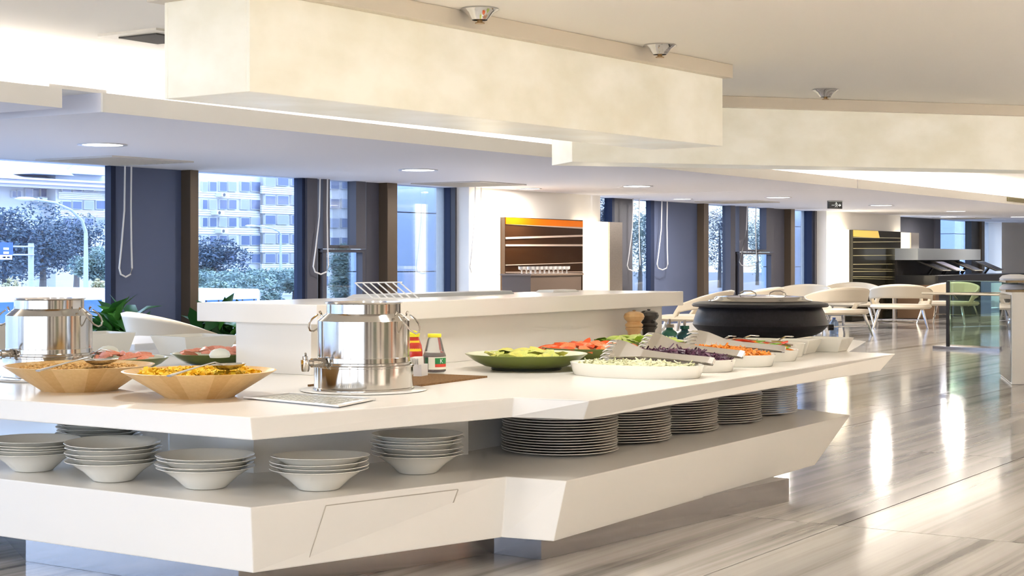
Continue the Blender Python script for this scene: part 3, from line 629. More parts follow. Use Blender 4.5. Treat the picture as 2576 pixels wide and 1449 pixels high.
def flakes(n,rad,z,h,size,seed,curl=.4,dome=0):
    rr=random.Random(seed); m=MB()
    for i in range(n):
        q=rad*math.sqrt(rr.random()); a=rr.uniform(0,2*PI); p=Vector((q*math.cos(a),q*math.sin(a),z+rr.uniform(0,h)+dome*(1-(q/rad)**2)))
        e=Matrix.Rotation(rr.uniform(0,6.28),3,'Z')@Matrix.Rotation(rr.gauss(0,.5),3,'X')@Matrix.Rotation(rr.gauss(0,.5),3,'Y'); s=size*rr.uniform(.7,1.3)
        loc=[(-1,-.5,curl*.4),(0,-.7,0),(1,-.4,curl*.5),(-1.1,.4,curl*.5),(0,.7,.05),(1,.5,curl*.4)]
        m.add([p+e@(Vector(v)*s) for v in loc],[(0,1,4,3),(1,2,5,4)])
    return m
def kernels(n,rad,z,h,size,seed,dome=0):
    rr=random.Random(seed); m=MB()
    for i in range(n):
        q=rad*math.sqrt(rr.random()); a=rr.uniform(0,2*PI); p=Vector((q*math.cos(a),q*math.sin(a),z+rr.uniform(0,h)+dome*(1-(q/rad)**2)))
        e=Matrix.Rotation(rr.uniform(0,6.28),3,'Z')@Matrix.Rotation(rr.gauss(0,.7),3,'X'); s=size*rr.uniform(.7,1.3)
        vs=[(1.2,0,0),(-1.2,0,0),(0,.75,0),(0,-.75,0),(0,0,.5),(0,0,-.5)]
        m.add([p+e@(Vector(v)*s) for v in vs],[(0,2,4),(2,1,4),(1,3,4),(3,0,4),(2,0,5),(1,2,5),(3,1,5),(0,3,5)])
    return m
def wood_bowl(px,zc,rim,base,zr,label):
    x,y=C(px,zc); r=T(MB().lathe([(.001,0),(base,0),(base+.004,.004),(rim,zr-ZC),(rim-.008,zr-ZC+.001),(rim-.014,zr-ZC-.004),(base+.01,.016),(.001,.014)],72,caps=False).build('cereal_bowl',M_wood,loc=(x,y,ZC)),label,'bowl','wooden cereal bowls')
    return x,y
bx1,by1=wood_bowl(200,5.58,.2586,.13,.630,'flared wooden bowl of pale oat cereal before the rear milk urn')
bx2,by2=wood_bowl(502,5.30,.255,.115,.629,'flared wooden bowl of yellow cornflakes beside the raised shelf end')
M_oat=mat('oat_cereal',(.72,.46,.16),.6,noise=((.52,.27,.07),60,(1,1,1))); M_corn=mat('cornflakes',(.85,.60,.04),.5,noise=((.76,.42,.02),50,(1,1,1)))
def fill(m,name,mt,loc,label,cat): return T(m.build(name,mt,smooth=False,fix=False,loc=loc),label,cat,kind='stuff')
mm=kernels(1900,.200,.068,.014,.0075,11,.006); mm.lathe([(.001,.060),(.18,.060),(.208,.068),(.2,.071),(.001,.073)],40,caps=False)
fill(mm,'oat_cereal',M_oat,(bx1,by1,ZC),'toasted oat and nut cereal filling the wooden bowl','cereal')
mm=flakes(1500,.198,.068,.014,.0125,12,.4,.006); mm.lathe([(.001,.060),(.18,.060),(.206,.068),(.2,.071),(.001,.073)],40,caps=False)
fill(mm,'cornflakes',M_corn,(bx2,by2,ZC),'yellow cornflakes heaped in the wooden bowl','cereal')
zsp=.65
def PP(px,py,z): return (*P(px,py,z),z)
spoon('serving_spoon',PP(95,933,.636),PP(255,910,.648),'steel serving spoon lying on the oat cereal','cereal spoons',.05)
spoon('serving_spoon',PP(425,946,.638),PP(575,922,.650),'steel serving spoon lying on the cornflakes','cereal spoons',.05)
# ---- green glazed salad bowls
def green_bowl(px,zc,r,zr,label,base=.56):
    x,y=C(px,zc); h=zr-ZC; e=E('salad_bowl',(x,y,ZC),label,'bowl','olive green salad bowls')
    MB().lathe([(r*base,.010),(r*(base+.12),.016),(r*.84,h*.55),(r*.95,h*.86),(r,h),(r-.003,h+.002)],56,caps=False).build('outer_shell',M_green,e)
    MB().lathe([(r-.003,h+.002),(r-.010,h+.001),(r*.90,h*.75),(r*.7,h*.42),(r*.4,.022),(.001,.020)],56,caps=False).build('inner_glaze',M_cream,e)
    MB().lathe([(.001,0),(r*base,0),(r*(base+.02),.004),(r*base,.012),(.001,.012)],48,caps=False).build('foot',M_foot,e)
    return x,y,r,h
g1=green_bowl(1324,6.62,.256,.607,'olive green bowl of pale lettuce pieces beside the brown mat')
g2=green_bowl(1487,7.08,.222,.609,'olive green bowl heaped with tomato wedges')
g3=green_bowl(1611,7.62,.222,.609,'olive green bowl of bright green cucumber chunks below the pepper mills')
gA=green_bowl(300,6.50,.200,.598,'olive green bowl of salmon slices with a white bulb, behind the oat bowl')
gB=green_bowl(545,6.82,.195,.597,'olive green bowl of salmon slices half hidden by the raised shelf end')
# food pieces
def wedge_mesh():
    m=MB(); n=7
    vs=[]; 
    for k in range(n):
        t=-1+2*k/(n-1); z=.45*(1-t*t); w=.55*math.sqrt(max(0,1-t*t))
        vs+=[(t,-w*.8,-.1+z*.3),(t,0,.22+z),(t,w*.8,-.1+z*.3),(t,0,-.18)]
    fs=[]
    for k in range(n-1):
        for j in range(4): fs.append((k*4+j,(k+1)*4+j,(k+1)*4+(j+1)%4,k*4+(j+1)%4))
    m.add(vs,fs); return m
def leafy_mesh(seed):
    rr=random.Random(seed); m=MB(); n=7; vs=[]
    for i in range(n):
        for j in range(n):
            u=-1+2*i/(n-1); v=-1+2*j/(n-1); vs.append((u*(1-.15*v*v),v*.7*(1-.2*u*u),.35*(1-u*u)*(1-v*v)+.14*math.sin(5*u+rr.random()*3)*abs(v)))
    m.add(vs,[(i*n+j,(i+1)*n+j,(i+1)*n+j+1,i*n+j+1) for i in range(n-1) for j in range(n-1)]); return m
def heap(name,meshes,mats,g,n,size,zlo,dome,label,cat,group,seed,rad=.8,flat=.6):
    x,y,r,h=g; rr=random.Random(seed); protos=[]
    for k,mb in enumerate(meshes):
        for mt in mats:
            o=mb.build(name,mt,loc=(0,0,0)); T(o,(mt.name.replace('_',' ')+' '+label) if len(mats)>1 else label,cat,group); protos.append([o,False])
    for i in range(n):
        pr=protos[i%len(protos)]
        if not pr[1]: o=pr[0]; pr[1]=True
        else: o=pr[0].copy(); COL.objects.link(o)
        q=r*rad*math.sqrt((i+.5)/n); a=i*2.4+rr.uniform(-.3,.3); s=size*rr.uniform(.8,1.2)
        o.location=(x+q*math.cos(a),y+q*math.sin(a),ZC+zlo+dome*(1-(q/(r*rad))**2)+rr.uniform(0,.006))
        o.rotation_euler=(rr.gauss(0,.2),rr.gauss(0,.18),rr.uniform(0,6.28)); o.scale=(s,s,s*flat)
    for o,u in protos:
        if not u: bpy.data.objects.remove(o)
M_tom=[mat('tomato_flesh',(.78,.16,.05),.3,noise=((.86,.30,.12),14,(1,1,1))),mat('tomato_skin',(.72,.09,.02),.25)]
M_let=[mat('lettuce_pale',(.60,.62,.20),.4,noise=((.48,.54,.09),8,(1,1,1))),mat('lettuce_yellow',(.62,.60,.14),.4)]
M_cuc=[mat('cucumber',(.40,.60,.04),.35,noise=((.58,.72,.16),9,(1,1,1))),mat('cucumber_light',(.62,.74,.22),.35)]
M_sal=[mat('salmon',(.86,.24,.14),.35,noise=((.90,.42,.28),12,(1,1,1)))]
heap('tomato_wedge',[wedge_mesh()],M_tom,g2,64,.045,.055,.019,'wedge heaped in an olive green bowl','tomato','tomato wedges in the green bowl',3,.93,.5)
heap('lettuce_piece',[wedge_mesh(),leafy_mesh(2)],M_let,g1,36,.046,.050,.018,'leaf piece in the bowl beside the mat','lettuce','lettuce pieces in the green bowl',4,.62,.5)
heap('cucumber_chunk',[leafy_mesh(5),wedge_mesh()],M_cuc,g3,50,.044,.058,.018,'chunk in the bowl by the pepper mills','cucumber','cucumber chunks in the green bowl',5,.88,.5)
heap('salmon_slice',[wedge_mesh()],M_sal,gA,18,.045,.050,.016,'pink salmon slice in the bowl behind the oat cereal','salmon','salmon slices in the oat side bowl',6,.7,.45)
heap('salmon_slice',[wedge_mesh()],M_sal,gB,20,.045,.050,.020,'pink salmon slice in the bowl by the raised shelf end','salmon','salmon slices in the shelf side bowl',8,.75,.45)
for (px,py,zz,lab) in ((272,886,.612,'smooth white egg half lying on salmon slices behind the oat bowl'),(553,893,.61,'smooth white egg half on salmon slices by the raised shelf')):
    T(MB().lathe([(.001,-.012),(.9,-.01),(1,0),(.85,.014),(.5,.024),(.001,.028)],24,sx=.05,sy=.037,caps=False).build('egg_half',mat('egg_white',(.80,.82,.72),.3),loc=PP(px,py,zz)),lab,'egg','white egg halves')
spoon('serving_spoon',PP(330,894,.606),PP(225,890,.612),'steel spoon across the salmon bowl behind the oat cereal','salad spoons',.035)
# ---- white oval dishes with shredded salads and tongs
M_dish=mat('dish_porcelain',(.80,.78,.71),.15,coat=.2)
def oval(x,y,a,b,h,label,rot=PI/2,group='white oval salad dishes'):
    r=T(MB().lathe([(.001,0),(.93,0),(.945,.003),(1,h),(.985,h+.001),(.975,h-.003),(.92,.012),(.001,.010)],64,sx=a,sy=b,caps=False).build('oval_dish',M_dish,loc=(x,y,ZC)),label,'dish',group); r.rotation_euler=(0,0,rot); return r
DS=[(5.491,3.024),(5.885,3.075),(6.27,3.07),(6.66,3.13)]
dl=['white oval dish of shredded white cabbage, front of the salad row','white oval dish of shredded purple cabbage','white oval dish of shredded carrot','white oval dish of red pepper strips']
for (x,y),l in zip(DS,dl): oval(x,y,.285,.172,.0495,l)
def shreds(n,a,b,z,dome,L,w,seed,rot=PI/2):
    rr=random.Random(seed); m=MB()
    for i in range(n):
        q=math.sqrt(rr.random()); t=rr.uniform(0,2*PI); lx,ly=a*q*math.cos(t),b*q*math.sin(t)
        p=Vector((lx*math.cos(rot)-ly*math.sin(rot),lx*math.sin(rot)+ly*math.cos(rot),z+dome*(1-q*q)+rr.uniform(0,.008)))
        d=Vector((rr.gauss(0,1),rr.gauss(0,1),rr.gauss(0,.25))).normalized()*L*rr.uniform(.5,1.2); bend=Vector((rr.gauss(0,1),rr.gauss(0,1),rr.gauss(0,.5)))*L*.18
        s=d.cross(Vector((0,0,1))).normalized()*w; up=Vector((0,0,w))
        pts=[p-d*.5,p+bend,p+d*.5]; vs=[]
        for c in pts: vs+=[c-s,c+up,c+s]
        m.add(vs,[(0,3,4,1),(1,4,5,2),(3,6,7,4),(4,7,8,5),(0,1,2),(8,7,6)])
    m.lathe([(.001,z-.006),(.9,z-.006),(.95,z),(.7,z+dome*.45),(.001,z+dome*.9)],32,sx=b if abs(rot-PI/2)<.1 else a,sy=a if abs(rot-PI/2)<.1 else b,caps=False)
    return m
fill(shreds(900,.245,.138,.030,.016,.05,.004,21),'shredded_white_cabbage',mat('white_cabbage',(.62,.62,.36),.4,noise=((.72,.72,.52),30,(1,1,1))),(*DS[0],ZC),'pale shredded white cabbage filling the front oval dish','salad')
fill(shreds(1200,.255,.145,.040,.032,.055,.0042,22),'shredded_purple_cabbage',mat('purple_cabbage',(.035,.008,.022),.35,noise=((.10,.03,.07),45,(1,1,1))),(*DS[1],ZC),'dark purple shredded cabbage heaped in an oval dish','salad')
fill(shreds(1100,.25,.14,.040,.028,.05,.0038,23),'shredded_carrot',mat('carrot',(.72,.20,.01),.4,noise=((.78,.29,.03),40,(1,1,1))),(*DS[2],ZC),'orange shredded carrot heaped in an oval dish','salad')
# pepper strips
st=MB().tube([(-1,0,0),(-.4,.18,.10),(.3,.15,.12),(1,-.05,0)],[.10,.16,.16,.08],6,flat=.5)
pm=[(mat('red_pepper',(.74,.06,.02),.3),'red'),(mat('orange_pepper',(.85,.25,.03),.3),'orange'),(mat('green_pepper',(.22,.48,.04),.3),'green')]
rr=random.Random(31); prot={}
for i in range(54):
    m_,nm=pm[2] if i>=44 else pm[i%2]
    if nm not in prot:
        o=st.build('pepper_strip',m_); prot[nm]=o
    else: o=prot[nm].copy(); COL.objects.link(o)
    T(o,nm+' pepper strip in the oval dish behind the carrots','pepper',nm+' pepper strips in the oval dish')
    q=math.sqrt(rr.random()); t=rr.uniform(0,2*PI); yy=-.20*q*abs(math.cos(t)) if nm=='green' else .22*q*math.cos(t)
    o.location=(DS[3][0]+.12*q*math.sin(t),DS[3][1]+yy,ZC+.052+.030*(1-q*q)); o.rotation_euler=(rr.gauss(0,.2),rr.gauss(0,.15),PI/2+rr.gauss(0,.5)); s=.06*rr.uniform(.8,1.3); o.scale=(s,s,s*.8)
MB_base=MB().lathe([(.001,.01),(.9,.012),(.95,.035),(.5,.058),(.001,.066)],32,sx=.14,sy=.25,caps=False)
fill(MB_base,'pepper_strip_bed',pm[1][0],(*DS[3],ZC),'packed orange pepper strips below the loose ones in the oval dish','pepper')
# tongs
def tongs(a,b,label):
    a,b=Vector(a),Vector(b); d=b-a; L=d.length; r=E('salad_tongs',a,label,'tongs','steel salad tongs')
    r.rotation_euler=(.75,-math.asin(d.z/L),math.atan2(d.y,d.x))
    for k,zz in ((0,0),(1,.018)):
        m=MB(); w0=.05
        def st_(x,w,z): return [(x,-w,z),(x,w,z)]
        rows=[st_(.075,w0,zz+.010+k*.014),st_(.12,w0*.85,zz+.012+k*.010),st_(.20,.020,zz+.002+k*.006),st_(L*.6,.015,zz+k*.002),st_(L-.02,.016,zz*.7),st_(L,.016,zz*.5)]
        vs=[v for r_ in rows for v in r_]; n=len(rows); th=.0035
        top=[(v[0],v[1],v[2]+th) for v in vs]; N=len(vs)
        fs=[(2*i,2*i+1,2*i+3,2*i+2) for i in range(n-1)]+[(N+2*i,N+2*i+2,N+2*i+3,N+2*i+1) for i in range(n-1)]
        fs+=[(2*i,2*i+2,N+2*i+2,N+2*i) for i in range(n-1)]+[(2*i+1,N+2*i+1,N+2*i+3,2*i+3) for i in range(n-1)]+[(0,N,N+1,1),(N-2,N-1,2*N-1,2*N-2)]
        arm=m.add(vs+top,fs).build('arm',M_spoon,r,smooth=False)
        for t in range(5):
            yy=-w0+.008+t*.021; zz2=zz+.010+k*.014
            MB().tube([(.078,yy,zz2+.0015),(.045,yy*1.05,zz2-.001),(.015,yy*1.08,zz2-.012 if k==0 else zz2-.022)],[.0085,.0075,.004],6,flat=.4).build('tine',M_spoon,arm)
    MB().tube([(L-.004,-.012,.005),(L-.004,.012,.005)],.007,8).build('hinge',M_spoon,r)
    return r
tongs(PP(1512,893,.610),PP(1797,913,.596),'steel salad tongs resting between the white and purple cabbage dishes')
tongs(PP(1605,872,.622),PP(1872,896,.600),'steel salad tongs resting on the purple cabbage beside the carrots')
tongs(PP(1716,866,.620),PP(1975,882,.602),'steel salad tongs resting on the carrots beside the pepper strips')
# ---- flared white bowls at the far end
def square_bowl(x,y,a,h,label,rot=0,flare=1.35,group='flared white square bowls'):
    b=a/flare; o=MB()
    def ring(s,z): return [(-s,-s,z),(s,-s,z),(s,s,z),(-s,s,z)]
    vs=ring(b,0)+ring(a,h)+ring(a-.006,h)+ring(b-.006,.008)
    fs=[(3,2,1,0)]
    for k in range(3): fs+=[(4*k+i,4*k+(i+1)%4,4*k+4+(i+1)%4,4*k+4+i) for i in range(4)]
    fs.append((12,13,14,15)); o.add(vs,fs)
    r=T(o.build('square_bowl',M_dish,loc=(x,y,ZC),smooth=False,bevel=.004),label,'bowl',group); r.rotation_euler=(0,0,rot); return r
oval(6.985,3.17,.22,.13,.062,'white oval dish of mayonnaise dressing next to the peppers')
T(MB().lathe([(.001,.03),(.9,.03),(.9,.05),(.001,.056)],32,sx=.12,sy=.20,caps=False).build('dressing',mat('yellow_dressing',(.75,.52,.14),.3),loc=(6.985,3.17,ZC)),'yellow corn dressing in the oval dish next to the peppers','dressing')
square_bowl(7.235,3.11,.112,.066,'flared white square bowl behind the yellow dressing dish',.1)
square_bowl(7.495,3.05,.115,.066,'flared white square bowl at the far counter corner',.1)
square_bowl(*P(1915,880,ZC),.108,.055,'flared white square bowl with a spoon in front of the black kettle',.1)
for a,b,l in ((PP(1847,846,.645),PP(1818,860,.608),'ladle leaning in the dish row before the kettle left side'),(PP(1905,845,.648),PP(1866,858,.612),'small steel ladle in the bowl before the kettle'),(PP(1992,847,.64),PP(1955,861,.606),'steel spoon with slender handle before the kettle right side')):
    spoon('ladle',a,b,l,'ladles before the kettle',.03,cat='ladle')
# big serving spoon over peppers
spoon('serving_spoon',PP(1995,868,.612),PP(1800,860,.622),'large steel serving spoon over the pepper strips','salad spoons',.075,w=.008)
# ---- left rear white bowls
square_bowl(*P(243,891,ZC),.135,.105,'flared white square bowl beside the rear milk urn',-.2,1.25,'tall white square bowls')
square_bowl(*P(488,893,ZC),.150,.095,'flared white square bowl behind the two salmon bowls',-.2,1.3,'tall white square bowls')
# ---- black soup kettle
kx,ky=C(1912,9.42); kt=E('soup_kettle',(kx,ky,ZC),'round black soup kettle with steel lid at the far end of the island','soup kettle')
MB().lathe([(.001,0),(.285,0),(.325,.012),(.362,.032),(.387,.056),(.396,.070),(.399,.073),(.396,.076),(.391,.10),(.378,.14),(.358,.178),(.34,.185),(.001,.185)],64,caps=False).build('body',M_iron,kt)
MB().lathe([(.33,.176),(.395,.178),(.403,.186),(.395,.197),(.36,.206),(.30,.209),(.30,.176)],64,caps=False).build('rim',mat('kettle_rim',(.018,.018,.022),.4,spec=.25),kt)
MB().lathe([(.300,.207),(.306,.212),(.30,.217),(.275,.222),(.26,.236),(.15,.244),(.001,.247)],64,caps=False).build('lid',M_steel,kt)
for px in (-.075,.10):
    MB().tube([(px-.05,-.02,.240),(px-.045,-.02,.258),(px-.02,-.02,.27),(px+.02,-.02,.27),(px+.045,-.02,.258),(px+.05,-.02,.240)],.007,8,flat=.6).build('lid_handle',M_steel,kt)
kt.rotation_euler=(0,0,TH-PI/2)
MB().tube([(.40,-.02,.055),(.43,-.02,.055)],.018,12).build('control_knob',M_black,kt)
# ---- pepper mills and oil bottles
def mill(px,Y,zt,m,label):
    s=(px-CX)/F; zc=Y/(ST-CT*s); x,y=C(px,zc); k=(zt-ZC)/.197
    r=E('pepper_mill',(x,y,ZC),label,'pepper mill','pepper mills')
    MB().lathe([(.001,0),(.040,0),(.042,.006),(.036,.03),(.031,.06),(.033,.085),(.044,.10),(.044,.104),(.038,.106),(.045,.115),(.045,.122),(.034,.132),(.034,.136),(.001,.136)],32,caps=False).build('body',m,r).scale=(1.05,1.05,k)
    MB().lathe([(.001,.136),(.034,.136),(.048,.15),(.052,.163),(.046,.178),(.028,.188),(.001,.190)],32,caps=False).build('head',m,r).scale=(1.05,1.05,k)
    MB().lathe([(.001,.189),(.006,.189),(.010,.195),(.001,.198)],12,caps=False).build('knob',M_steel,r).scale=(1.05,1.05,k)
mill(1595,3.98,.738,mat('beech_wood',(.56,.33,.13),.3,coat=.3,noise=((.64,.41,.19),20,(1,1,.3))),'light beech pepper mill standing against the riser')
mill(1632,4.00,.738,mat('black_wood',(.03,.026,.022),.25,coat=.4),'black pepper mill standing next to the beech one')
M_bg_=mat('bottle_green',(.05,.24,.16),.08,trans=.55); M_oil=mat('bottle_dark_green',(.015,.10,.065),.2)
for k,(px,Y,dk) in enumerate(((1645,8.72,'a'),(1684,8.95,'a'),(1722,8.75,'b'))):
    x,y=C(px,Y)
    r=E('oil_bottle',(x,y,ZC),['squat green glass oil bottle next to the black pepper mill','middle squat green glass oil bottle with pale spout','squat green glass oil bottle next to the kettle, dark spout'][k],'oil bottle','green oil bottles')
    MB().lathe([(.001,0),(.044,0),(.048,.008),(.048,.030),(.041,.048),(.024,.060),(.019,.066),(.019,.080),(.001,.080)],28,caps=False).build('glass',M_bg_ if k<2 else mat('bottle_blue_green',(.03,.13,.15),.08,trans=.5),r)
    MB().lathe([(.001,.074),(.026,.074),(.026,.092),(.001,.093)],20,caps=False).build('collar',mat('collar_pale',(.42,.36,.28),.5) if k<2 else M_oil,r)
    MB().lathe([(.001,.093),(.007,.093),(.009,.112),(.007,.122),(.001,.122)],12,caps=False).build('pourer',mat('pourer',(.40,.34,.30),.4,metal=.5),r)
    a0=math.atan2(-y,-x); MB().add([(.0492*math.cos(a0+t),.0492*math.sin(a0+t),z) for t in (-.1,.1,.3,.5) for z in (.010,.027)],[(0,2,3,1),(2,4,5,3),(4,6,7,5)]).build('paper_label',M_white,r,smooth=False)
# ---- condiments on the woven mat
mp=[P(1010,960,ZC),P(1040,975,ZC),P(1226,950,ZC),P(1125,938,ZC)]
A=Vector(mp[1]); B=Vector(mp[2]); 
u=(B-A).normalized(); wv=Vector((-u.y,u.x)); mp=[A-u*.14,B,B+wv*.36,A-u*.14+wv*.36]
mt_=T(MB().prism([tuple(p) for p in mp],[tuple(p) for p in mp],ZC,ZC+.007).build('woven_mat',mat('brown_weave',(.12,.055,.015),.8,noise=((.22,.115,.035),140,(1,1,1)),bump=.6),world=True,smooth=False),'brown woven mat under the sauce bottles','mat')
ZM=ZC+.007
def CZ(px,py): return P(px,py,ZM)
# red sauce bottle
x,y=C(1093,6.36); r=E('sauce_bottle',(x,y,ZM),'clear glass sauce bottle with yellow cap and a white, green and red label','bottle','condiment bottles')
MB().lathe([(.001,0),(.040,0),(.046,.005),(.046,.066),(.044,.072),(.040,.080),(.028,.130),(.024,.138),(.023,.142),(.001,.142)],32,caps=False).build('glass',mat('clear_bottle',(.90,.92,.90),.03,trans=.9),r)
MB().lathe([(.001,.003),(.0425,.004),(.0425,.066),(.001,.070)],28,caps=False).build('sauce',mat('red_sauce',(.20,.02,.012),.4),r)
MB().lathe([(.001,.139),(.0265,.139),(.0275,.142),(.0275,.151),(.026,.153),(.001,.153)],28,caps=False).build('cap',mat('yellow_cap',(.80,.72,.03),.4),r)
a0=math.atan2(-y,-x)
def patch(name,m,t0,t1,z0,z1,rad,n=8):
    vs=[]; 
    for i in range(n+1):
        t=a0+t0+(t1-t0)*i/n; vs+=[(rad*math.cos(t),rad*math.sin(t),z0),(rad*math.cos(t),rad*math.sin(t),z1)]
    return MB().add(vs,[(2*i,2*i+2,2*i+3,2*i+1) for i in range(n)]).build(name,m,r)
patch('label_paper',mat('label_cream',(.78,.74,.62),.5),-.55,1.5,.012,.062,.0466,14)
patch('label_green',mat('label_green',(.02,.22,.06),.5),.05,1.3,.034,.058,.0469)
patch('label_red',mat('label_red',(.60,.05,.03),.5),.05,1.3,.022,.034,.0469)
patch('back_label',mat('label_dgreen',(.03,.10,.04),.5),-.95,-.58,.015,.060,.0466)
t=a0+.62; text_obj('K',.024,M_white,r,(.0478*math.cos(t),.0478*math.sin(t),.045),(PI/2,0,t+PI/2),.0004)
# ketchup bottle
x,y=C(1040,6.52); r=E('ketchup_bottle',(x,y,ZM),'red ketchup bottle with yellow cap next to the milk urn','bottle','condiment bottles')
a0=math.atan2(-y,-x)
MB().lathe([(.001,0),(.034,0),(.038,.006),(.038,.07),(.034,.098),(.026,.118),(.022,.135),(.001,.135)],28,caps=False).build('body',mat('ketchup_red',(.50,.03,.015),.25,coat=.3),r)
MB().lathe([(.001,.133),(.026,.133),(.027,.146),(.022,.150),(.008,.158),(.001,.158)],24,caps=False).build('cap',mat('yellow_cap',(.8,.72,.03),.4),r)
patch('yellow_label',mat('label_yellow',(.85,.58,.02),.5),-1.0,1.0,.075,.118,.0385); r.children[-1].data.name='yellow_label'
for i,v in enumerate(r.children[-1].data.vertices):
    rad_=.0385 if v.co.z<.09 else .0275; a=math.atan2(v.co.y,v.co.x); v.co.x=rad_*math.cos(a); v.co.y=rad_*math.sin(a)
patch('red_oval',mat('label_red',(.6,.05,.03),.5),-.35,.75,.098,.110,.0345)
# sugar sachet box
x,y=C(1050,6.16); r=E('sachet_box',(x,y,ZM),'small white sachet box with paper packets next to the milk urn','box',None,.25)
b=MB(); b.box(-.034,.034,-.03,.03,0,.004); b.box(-.034,.034,-.03,-.027,.004,.045); b.box(-.034,.034,.027,.03,.004,.045); b.box(-.034,-.031,-.027,.027,.004,.045); b.box(.031,.034,-.027,.027,.004,.045); b.build('box',M_white,r,smooth=False)
for k in range(6): o=MB().box(-.026,.026,-.002,.002,.005,.072).build('packet',mat('paper',(.80,.78,.74),.6),r,smooth=False); o.location=(-.004,-.018+k*.007,0); o.rotation_euler=(0,-.12+.02*k,0)
# dark handled ladle resting behind bottle
x,y=C(1128,7.10); r=E('hand_grinder',(x,y,ZC+.0135),'small dark hand grinder lying behind the sauce bottle','grinder',None,-.2)
MB().tube([(-.05,0,0),(.02,0,0),(.022,0,0),(.045,0,0)],[.0135,.0135,.011,.0125],14).build('barrel',mat('dark_grinder',(.05,.04,.025),.35),r)
MB().tube([(-.02,0,.012),(-.015,0,.022),(.005,0,.026)],.003,6).build('crank',M_black,r)
# ---- on the raised shelf
ZR=.823
rk=E('wire_rack',(*C(945,6.9),ZR),'white wire rack of slanted bars on the raised shelf','wire rack')
for k in range(7):
    xk=5.05+k*.0; 
    ax,ay=C(893+19*k,7.12); bx,by=C(938+19*k,7.05)
    MB().tube([(ax,ay,.894),(bx,by,ZR+.004)],.0032,6).build('bar',M_white,rk,world=True)
ax,ay=C(893,7.12); bx,by=C(1012,7.12)
MB().tube([(ax,ay,.894),(bx,by,.897)],.0032,6).build('top_rail',M_white,rk,world=True)
ax,ay=C(938,7.05); bx,by=C(1056,7.05)
MB().tube([(ax,ay,ZR+.004),(bx,by,ZR+.004)],.0032,6).build('bottom_rail',M_white,rk,world=True)
a,b_=C(985,7.05),C(1240,8.2)
T(MB().prism([(a[0],4.40),(b_[0],4.45),(b_[0],4.62),(a[0]+.05,4.62)],[(a[0]+.05,4.42),(b_[0],4.47),(b_[0],4.60),(a[0]+.08,4.60)],ZR,ZR+.016).build('steel_tray',mat('grey_tray',(.50,.52,.56),.35,metal=.4),world=True,smooth=False,bevel=.002),'flat grey tray lying on the back of the raised shelf','tray')
a=C(1385,8.45); T(MB().prism([(a[0],4.45),(a[0]+.3,4.47),(a[0]+.32,4.58),(a[0]+.02,4.58)],[(a[0]+.02,4.46),(a[0]+.28,4.48),(a[0]+.3,4.57),(a[0]+.04,4.57)],ZR,ZR+.012).build('folded_napkin',M_white,world=True,smooth=False,bevel=.003),'folded white napkin on the raised shelf near the lit wall panel','napkin')

# ================================================================== PLATES AND BOWLS ON THE LOWER SHELF
pl_prof=[(.001,0),(.14,0),(.15,.003),(.212,.0105),(.218,.0135),(.216,.0150),(.15,.0072),(.135,.004),(.001,.004)]
M_plate=mat('plate_porcelain',(.84,.80,.74),.15,coat=.3)
pmesh=MB().lathe(pl_prof,48,caps=False)
plate0=None
stacks=[(5.06,3.11,15,'nearest the bowls'),(5.505,3.12,13,'second from the bowls'),(5.945,3.13,13,'mid row'),(6.385,3.13,13,'fourth from the bowls'),(6.825,3.15,13,'farthest from the bowls')]
for si,(x,y,n,where) in enumerate(stacks):
    for k in range(n):
        if plate0 is None: plate0=pmesh.build('dinner_plate',M_plate); o=plate0
        else: o=plate0.copy(); COL.objects.link(o)
        o.location=(x+R.uniform(-.004,.004),y+R.uniform(-.004,.004),ZL+.001+k*.0098); o.rotation_euler=(0,0,R.uniform(0,6))
        T(o,'white dinner plate, %s from bottom in the plate stack %s'%(ORD[k],where),'plate','white dinner plates')
cb_prof=[(.001,0),(.062,0),(.067,.003),(.100,.034),(.140,.060),(.155,.065),(.154,.0665),(.138,.062),(.096,.036),(.060,.007),(.001,.006)]
bmesh0=MB().lathe(cb_prof,48,caps=False); bowl0=None
bst=[(85,1192,5,'by the open end',.0105),(285,1217,5,'second from the open end',.0145),(518,1236,4,'before the core wall edge',.0125),(803,1240,4,'behind the flap door',.013),(1050,1197,6,'beside the plates',.013),(250,1150,7,'in the rear row',.0125)]
for si,(px,py,n,where,stp) in enumerate(bst):
    zc=F*(1-ZL)/(py-HY)+.085; x,y=C(px,zc)
    for k in range(n):
        if bowl0 is None: bowl0=bmesh0.build('soup_bowl',mat('bowl_porcelain',(.86,.84,.78),.12,coat=.3)); o=bowl0
        else: o=bowl0.copy(); COL.objects.link(o)
        o.location=(x+R.uniform(-.004,.004),y+R.uniform(-.004,.004),ZL+.001+k*stp); o.rotation_euler=(R.gauss(0,.012),R.gauss(0,.012),R.uniform(0,6))
        if k==0: o.rotation_euler=(0,0,0)
        T(o,'white soup bowl, %s from bottom in the bowl stack %s'%(ORD[k],where),'bowl','stacked white soup bowls')
